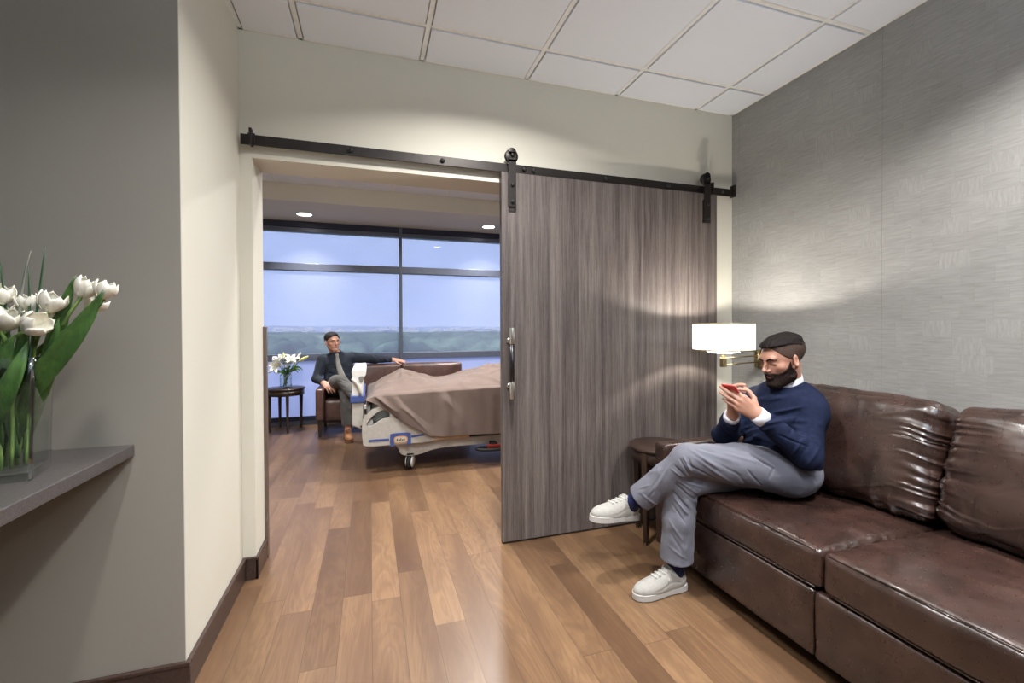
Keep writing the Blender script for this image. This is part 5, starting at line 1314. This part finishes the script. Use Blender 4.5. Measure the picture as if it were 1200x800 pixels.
    o = MB().box(-.034, .034, -.068, .068, -.0045, .0035, M=Mp).build('phone_case', simple('red_phone_case', (186, 52, 48), .4), t, bevel=.004, seg=3); rel(o)
    o = MB().box(-.031, .031, -.065, .065, .0035, .0045, M=Mp).build('screen', mat_emit('phone_screen', (200, 215, 255), 1.2, (20, 22, 28)), t, bevel=.001); rel(o)
man_on_sofa()

# ---- the man by the window
def man_by_window():
    root = thing('person', 'man in dark shirt and grey tie sitting cross-legged on the loveseat, arm along its back', 'person', (-.40, 5.92, .43))
    r_ = lambda o: rel(o, root)
    skin = mat_skin('fair_skin', (190, 146, 128)); hair = mat_hair('dark_greying_hair', (22, 19, 20), (52, 47, 48))
    shirt = mat_fabric('charcoal_shirt_cotton', (36, 42, 52), 900, .7, .12, .15, .3); trou = mat_fabric('grey_trouser_wool', (94, 93, 92), 1100, .85, .1, .2, .2)
    sock = mat_fabric('black_sock', (24, 24, 30), 900, .9); tan = simple('tan_suede', (156, 108, 72), .6, 0, .12, 40, .2); tans = simple('tan_sole', (120, 84, 62), .6)
    fwd = Vector((.10, -1, 0)).normalized(); rightv = fwd.cross(Vector((0, 0, 1))); Rt = Matrix((rightv, fwd, Vector((0, 0, 1)))).transposed()
    HM = head_frame((-.443, 5.915, 1.105), (.50, -.86, -.06), roll=.06)
    neckb = Vector((-.405, 5.955, .952)); che = Vector((-.385, 5.965, .80)); bel = Vector((-.385, 5.945, .64)); pel = Vector((-.375, 5.93, .535))
    shR, shL = Vector((-.560, 5.955, .885)), Vector((-.212, 5.985, .900)); elR, elL = Vector((-.622, 5.875, .655)), Vector((.062, 6.13, .862)); wrR, wrL = Vector((-.530, 5.715, .618)), Vector((.290, 6.150, .848))
    hipR, hipL = Vector((-.45, 5.90, .535)), Vector((-.30, 5.91, .53)); knR, knL = Vector((-.320, 5.50, .665)), Vector((-.270, 5.47, .505)); anR, anL = Vector((-.10, 5.26, .44)), Vector((-.248, 5.40, .09))
    S = Sculpt(ax3(-.75, .46, -.56, -.32, .0045, .009), ax3(5.10, 6.28, 5.75, 6.05, .0045, .009), ax3(.07, 1.25, .97, 1.25, .0045, .009))
    head_shape(S, HM); S.limb(HM @ Vector((0, -.030, -.055)), neckb, .052, .056, .02)
    S.ell(che, (.15, .10, .15), .03, rot=Rt); S.ell(bel, (.135, .10, .12), .04, rot=Rt); S.ell(pel, (.14, .10, .10), .04, rot=Rt)
    for sh, el, wr in ((shR, elR, wrR), (shL, elL, wrL)): S.limb(neckb - Vector((0, 0, .055)), sh - Vector((0, 0, .01)), .036, .042, .02); S.chain([sh, el, wr], [.044, .036, .027], .012)
    for hp, kn, an in ((hipR, knR, anR), (hipL, knL, anL)): S.chain([hp, kn, an], [.075, .05, .034], .015)
    hand(S, wrR, (.60, -.66, -.42), (-.25, -.55, .8), (.6, .5, .3), ((16, 26, 16), (14, 24, 14), (16, 26, 14), (20, 28, 16)), ((.6, .7, -.3), (.85, .4, -.3), (.9, .2, -.3)), 1.08, 1.12)
    hand(S, wrL, (.985, -.06, -.13), (0, -.35, .94), (0, -1, -.2), ((8, 14, 10), (8, 12, 8), (8, 14, 10), (10, 16, 10)), ((.75, .6, -.2), (.9, .3, -.2), (.95, .2, -.2)), 1.08, 1.12)
    V, Q = S.mesh()
    Mi = np.array(HM.inverted()); Lc = V @ Mi[:3, :3].T + Mi[:3, 3]; fc = Lc[Q].mean(1)
    lip = (np.abs(fc[:, 0]) < .018) & (np.abs(fc[:, 2] + .0612) < .0085) & (fc[:, 1] > .085)
    r_(npmesh('body', V, Q, [skin, mat_skin('lip_tone', (170, 112, 106))], root, lip.astype(int)))
    head_extras(root, None, HM, .0035, 1.0, hair, None, None, hair, style=2, eyes_open=True, lash=hair)
    # shirt
    S = Sculpt(ax(-.76, .40, .007), ax(5.62, 6.30, .007), ax(.50, 1.03, .007))
    S.ell(che, (.180, .125, .165), .03, rot=Rt); S.ell(bel, (.165, .130, .13), .06, rot=Rt)
    S.limb(neckb + Vector((0, 0, -.03)), neckb + Vector((0, -.002, .020)), .075, .062, .03, cut=True)
    for sh, el, wr in ((shR, elR, wrR), (shL, elL, wrL)):
        S.limb(neckb + Vector((0, 0, -.045)), sh, .058, .062, .04); S.limb(sh, el, .066, .056, .02); S.limb(el, el + (wr - el) * .93, .054, .037, .02, cut=True)
    sl, X, Y, Z = S.region((-9, 0, 0), (9, 9, 9)); S.F = np.maximum(S.F, .545 - Z + 0 * X + 0 * Y)
    V, Q = S.mesh(); N = normals(V, Q); fl = []; rnd = random.Random(9)
    for i in range(16):
        z = rnd.uniform(.58, .92); s_ = rnd.choice((-1, 1)); a = che + rightv * (.02 * s_) + fwd * .13; a.z = z; b_ = che + rightv * (.15 * s_) + fwd * .10; b_.z = z + rnd.uniform(-.02, .08); fl.append((a, b_, .012, rnd.choice((.007, -.006, .008))))
    for sh, el, wr in ((shR, elR, wrR), (shL, elL, wrL)):
        for i in range(14):
            p0, p1 = (sh, el) if i % 2 else (el, wr); t_ = rnd.uniform(.0, .8); c_ = p0.lerp(p1, t_); v_ = Vector((rnd.uniform(-1, 1), -1, rnd.uniform(-.6, 1))).normalized(); w_ = (p1 - p0).normalized()
            fl.append((c_ + v_ * .05 - w_ * .03 + Vector((0, 0, .03)), c_ + v_ * .05 + w_ * .04 - Vector((0, 0, .03)), .010, rnd.choice((.007, -.007))))
    V = folds(V, N, fl, .003, (18, 18, 18)); sh_ = r_(npmesh('shirt', V, Q, shirt, root))
    vs = []; n_ = 28; cb_ = MB()
    for j, (rad, dz) in enumerate(((.055, .038), (.060, .030), (.070, .004))):
        for i in range(n_):
            a = math.radians(12) + (2 * PI - math.radians(24)) * i / (n_ - 1); c_ = math.cos(a); tip = max(0, c_ - .7) / .3
            vs.append(neckb + fwd * (rad * c_ + .006) + rightv * (rad * math.sin(a)) + Vector((0, 0, dz - .024 * c_ - (.022 * tip if j > 1 else 0))))
    cb_.add(vs, [(j * n_ + i, j * n_ + i + 1, (j + 1) * n_ + i + 1, (j + 1) * n_ + i) for j in range(2) for i in range(n_ - 1)], 0, True)
    rel(cb_.build('collar', shirt, sh_, solid=.003), root)
    # tie: knot and blade lying on the shirt front
    tie = mat_fabric('grey_textured_tie', (146, 145, 140), 500, .7, .2, .3); b = MB(); vs = []
    path = [(.000, -.115, .955, .016), (.002, -.135, .935, .021), (.004, -.146, .922, .014), (.010, -.165, .87, .024), (.024, -.172, .80, .031), (.045, -.172, .73, .037), (.064, -.172, .672, .040), (.076, -.170, .640, .020), (.080, -.168, .625, .002)]
    def shirt_y(x, z):
        m = (np.abs(V[:, 0] - x) < .012) & (np.abs(V[:, 2] - z) < .012) & (V[:, 1] < 5.97); return V[m, 1].min() if m.any() else 5.83
    for x, y, z, w_ in path:
        yy_ = shirt_y(-.390 + x, z) - .006
        if z > .93: yy_ -= .006
        for q in (-1, -.5, 0, .5, 1): vs.append((-.390 + x + q * w_, yy_ - .006 * (1 - abs(q)), z))
    b.add(vs, [(i * 5 + k_, i * 5 + k_ + 1, (i + 1) * 5 + k_ + 1, (i + 1) * 5 + k_) for i in range(len(path) - 1) for k_ in range(4)], 0, True)
    r_(b.build('tie', tie, root, solid=.006))
    # trousers
    S = Sculpt(ax(-.62, .06, .007), ax(5.16, 6.12, .007), ax(.12, .76, .007))
    S.ell(pel, (.160, .125, .105), .03, rot=Rt)
    S.chain([hipR, hipR.lerp(knR, .5) + Vector((0, 0, .02)), knR], [.098, .085, .066], .03); S.chain([hipL, knL], [.095, .066], .03)
    hR_ = knR.lerp(anR, .86); S.chain([knR, knR.lerp(hR_, .5), hR_], [.064, .064, .060], .02, cut=True)
    hL_ = Vector((-.252, 5.412, .155)); S.chain([knL, knL.lerp(hL_, .5), hL_], [.066, .066, .062], .02, cut=True)
    S.limb(hL_ + Vector((0, 0, .02)), hL_ - Vector((0, 0, .06)), .052, .052, .002, 's')
    V, Q = S.mesh(); V = relax(V, Q, 1, .4); N = normals(V, Q); fl = []
    for i in range(26):
        p0, p1 = rnd.choice(((hipR, knR), (knR, hR_), (knL, hL_), (hipL, knL))); t_ = rnd.uniform(.1, .85); c_ = p0.lerp(p1, t_); v_ = Vector((rnd.uniform(-1, 1), -.8, rnd.uniform(-.2, .8))).normalized(); w_ = (p1 - p0).normalized(); u_ = v_.cross(w_).normalized()
        fl.append((c_ + v_ * .07 - w_ * .05 - u_ * .03, c_ + v_ * .07 + w_ * .05 + u_ * .03, .010, rnd.choice((.008, -.007))))
    V = folds(V, N, fl, .002, (20, 20, 20)); r_(npmesh('trousers', V, Q, trou, root))
    MLs = place_shoe((-.262, 5.478, .002), (.16, -1, 0)); dR = Vector((.55, -.80, -.10)); MRs = place_shoe(anR + Vector((-.030, .045, -.090)), dR)
    r_(MB().tube([MLs @ Vector((.050, 0, .05)), Vector((-.252, 5.42, .13)), Vector((-.252, 5.418, .24))], [.036, .038, .044], 20).build('sock', sock, root))
    r_(MB().tube([MRs @ Vector((.050, 0, .05)), anR, anR.lerp(knR, .3)], [.036, .037, .044], 20).build('sock', sock, root))
    shoe(root, 'shoe', MLs, tan, tans, tans, 1.0, .010, 'derby'); shoe(root, 'shoe', MRs, tan, tans, tans, 1.0, .010, 'derby')
man_by_window()
# ------------------------------------------------------------------ outside: wooded valley seen from an upper floor
def landscape():
    yy = np.concatenate([np.linspace(26, 320, 190), np.linspace(324, 1400, 110)]); nx_ = 260
    V = []; 
    for y in yy:
        xs_ = np.linspace(-.75 * y - 15, 1.45 * y + 15, nx_)
        V.append(np.stack([xs_, np.full(nx_, y), np.zeros(nx_)], 1))
    V = np.array(V); X, Y = V[..., 0], V[..., 1]
    def crowns(s, seed):
        gx, gy = np.floor(X / s), np.floor(Y / s); best = np.zeros_like(X)
        for a in (-1, 0, 1):
            for b in (-1, 0, 1):
                cx, cy = (gx + a).astype(int), (gy + b).astype(int)
                j1 = _PT[cx & 63, cy & 63, seed] * .35 + .5; j2 = _PT[cx & 63, cy & 63, seed + 1] * .35 + .5; hr = _PT[cx & 63, cy & 63, seed + 2] * .3 + .75
                d2 = ((X - (gx + a + j1) * s) ** 2 + (Y - (gy + b + j2) * s) ** 2) / (s * .62) ** 2
                best = np.maximum(best, hr * np.sqrt(np.clip(1 - d2, 0, 1)))
        return best
    h = crowns(11, 3) * 7.5 + crowns(5., 11) * 2.2 + 6.0 * (1 - 1.6 * np.abs(vnoise(X / 38, Y / 60, 0 * X))) + 2.5 * fbm(X / 45, Y / 45, 0 * X, 3) + fbm(X / 2.2, Y / 2.2, 0 * X, 2) * .35
    base = -16.0 + np.interp(Y, [26, 120, 300, 700, 1400], [0, .5, 1.5, 3.0, 6.5])
    V[..., 2] = base + h * np.interp(Y, [26, 500, 1400], [1, .8, .5])
    ny_ = len(yy); I = np.arange(ny_ * nx_).reshape(ny_, nx_); Q = np.stack([I[:-1, :-1], I[:-1, 1:], I[1:, 1:], I[1:, :-1]], -1).reshape(-1, 4)
    t = NT('distant_tree_canopy'); v = t.coords((1, 1, 1), 'World'); n = t.noise(t.coords((.03, .012, .12), 'World'), 1, 3); n2 = t.noise(v, 1.1, 3)
    col = t.ramp(t.math('ADD', t.math('MULTIPLY', n, .6), t.math('MULTIPLY', n2, .4)), [(.38, lin((26, 44, 40))), (.5, lin((66, 92, 76))), (.62, lin((124, 142, 112)))])
    t.fin(col, .95)
    o = npmesh('woodland_canopy', V.reshape(-1, 3), Q, t.m)
    tag(o, 'hazy green woodland spreading below the windows to the horizon', 'woodland', kind='stuff')
    # far ridge with its scatter of pale buildings
    xs_ = np.linspace(-1700, 3000, 240); rows = []
    for y, k in ((1380, 0.), (1480, .6), (1600, 1.), (1750, .3)):
        rows.append(np.stack([xs_, np.full(240, y), -8 + k * (22 + 7 * fbm(xs_ / 420, 0 * xs_, 0 * xs_, 3))], 1))
    V = np.array(rows); I = np.arange(V.shape[0] * 240).reshape(-1, 240); Q = np.stack([I[:-1, :-1], I[:-1, 1:], I[1:, 1:], I[1:, :-1]], -1).reshape(-1, 4)
    struct(npmesh('hills', V.reshape(-1, 3), Q, simple('far_ridge_haze_tint', (150, 158, 176), .95, nscale=.02)))  # pale blue-grey base colour stands in for haze over the distance
    r = random.Random(5); b = MB()
    for i in range(240):
        x = r.uniform(-700, 1900); y = r.uniform(1300, 1480); w_ = r.uniform(8, 30); h_ = r.uniform(3, 8); z = -8 + (y - 1300) / 180 * 14 + r.uniform(-1, 2)
        b.box(x, x + w_, y, y + 12, z, z + h_)
    tag(b.build('town', simple('pale_building_walls', (200, 196, 200), .8, nscale=.05)), 'scatter of tiny pale buildings along the far horizon', 'town', kind='stuff')
landscape()

# ------------------------------------------------------------------ light
wd = bpy.data.worlds.new('sky'); sc.world = wd; wd.use_nodes = True
wt = wd.node_tree; bg = wt.nodes['Background']
tc = wt.nodes.new('ShaderNodeTexCoord'); sp = wt.nodes.new('ShaderNodeSeparateXYZ'); wt.links.new(tc.outputs['Generated'], sp.inputs[0])
rp = wt.nodes.new('ShaderNodeValToRGB'); e = rp.color_ramp.elements
e[0].position = 0.; e[0].color = (.56, .65, .95, 1); e[1].position = .5; e[1].color = (.62, .72, 1., 1)
m_ = e.new(.12); m_.color = (.50, .59, .93, 1)
ns = wt.nodes.new('ShaderNodeTexNoise'); ns.inputs['Scale'].default_value = 3; mp = wt.nodes.new('ShaderNodeMapping'); mp.inputs['Scale'].default_value = (1, 1, 7)
wt.links.new(tc.outputs['Generated'], mp.inputs[0]); wt.links.new(mp.outputs[0], ns.inputs[0])
ml = wt.nodes.new('ShaderNodeMath'); ml.operation = 'MULTIPLY_ADD'; ml.inputs[1].default_value = .10; wt.links.new(ns.outputs[0], ml.inputs[0]); wt.links.new(sp.outputs[2], ml.inputs[2])
wt.links.new(ml.outputs[0], rp.inputs[0]); wt.links.new(rp.outputs[0], bg.inputs[0]); bg.inputs[1].default_value = 1.75

def lamp(name, loc, power, rgb=(1, .9, .78), size=.16, spread=150, typ='AREA', rot=(0, 0, 0), sy=None):
    l = bpy.data.lights.new(name, typ); l.energy = power; l.color = rgb
    if typ == 'AREA':
        l.shape = 'DISK' if sy is None else 'RECTANGLE'; l.size = size; l.spread = math.radians(spread)
        if sy: l.size_y = sy
    else: l.shadow_soft_size = size
    o = bpy.data.objects.new(name, l); o.location = loc; o.rotation_euler = rot; C.objects.link(o); return o
WARM = (1, .97, .93)
lamp('downlight_lamp', (.60, 1.66, 2.70), 46, WARM, .15, 150)
lamp('downlight_lamp', (.60, .05, 2.70), 44, WARM, .15, 125)
lamp('downlight_lamp', (1.78, .55, 2.70), 44, WARM, .15, 125)
lamp('downlight_lamp', (-.30, .75, 2.70), 14, WARM, .15, 125)
lamp('ceiling_fill', (.6, -1.0, 1.9), 130, (.78, .89, 1), .5, 170, rot=(PI, 0, 0))  # added unseen fill that brightens and cools the ceiling
lamp('sconce_bulb', (LX, LY, 1.222), 26, (1, .94, .84), .018, typ='POINT')
lamp('patient_lamp', (1.25, 4.3, 2.83), 95, WARM, .16, 160)
lamp('patient_lamp', (-.7, 3.4, 2.83), 50, WARM, .2, 140)
lamp('patient_lamp', (.7, 3.1, 2.83), 26, WARM, .2, 130)
for x in (-.755, 1.575): lamp('soffit_lamp', (x, 5.98, ZS - .012), 22, WARM, .14, 105)
sn = bpy.data.lights.new('canopy_fill_sun', 'SUN'); sn.energy = 5.5; sn.angle = .5; sn.color = (.9, .95, 1)  # added soft sun, stands in for brighter sky to model the tree crowns
so = bpy.data.objects.new('canopy_fill_sun', sn); so.rotation_euler = Vector((.75, .45, -.48)).to_track_quat('-Z', 'Y').to_euler(); C.objects.link(so)
struct(MB().box(-2.7, 4.7, YN - .1, Y2 + .16, 3.0, 3.1).build('sun_block_top', M_wallg)); struct(MB().box(-2.8, -2.7, YN - .1, Y2 + .16, 0, 3.1).build('sun_block_left', M_wallg))  # unseen outer shell, added to keep the added sun from leaking indoors
struct(MB().box(4.7, 4.8, YN - .1, Y2 + .16, 0, 3.1).build('sun_block_right', M_wallg))  # the same added light block on the right

# ------------------------------------------------------------------ camera
F_, YAW, PIT, ROL, SY_, HC = 521.763, .30879, .01031, -.00433, -8.494, 1.242
fw = Vector((math.sin(YAW) * math.cos(PIT), math.cos(YAW) * math.cos(PIT), -math.sin(PIT))); rt = Vector((math.cos(YAW), -math.sin(YAW), 0)); up = rt.cross(fw)
r2 = rt * math.cos(ROL) + up * math.sin(ROL); u2 = -rt * math.sin(ROL) + up * math.cos(ROL)
cd = bpy.data.cameras.new('camera'); cd.sensor_width = 36; cd.lens = F_ * 36 / 1200; cd.shift_y = SY_ / 1200; cd.clip_end = 4000; cd.clip_start = .05
co = bpy.data.objects.new('camera', cd); C.objects.link(co)
co.matrix_world = Matrix(((r2.x, u2.x, -fw.x, 0), (r2.y, u2.y, -fw.y, 0), (r2.z, u2.z, -fw.z, HC), (0, 0, 0, 1)))
sc.camera = co
vs = sc.view_settings; vs.view_transform = 'Standard'; vs.look = 'None'; vs.gamma = 1; vs.exposure = -.08; vs.use_curve_mapping = False
cy = sc.cycles
cy.use_denoising = True
try: cy.denoiser = 'OPENIMAGEDENOISE'
except Exception: pass
cy.max_bounces = 10; cy.diffuse_bounces = 5; cy.glossy_bounces = 4; cy.transmission_bounces = 10; cy.transparent_max_bounces = 12
cy.caustics_reflective = False; cy.caustics_refractive = False; cy.sample_clamp_indirect = 6
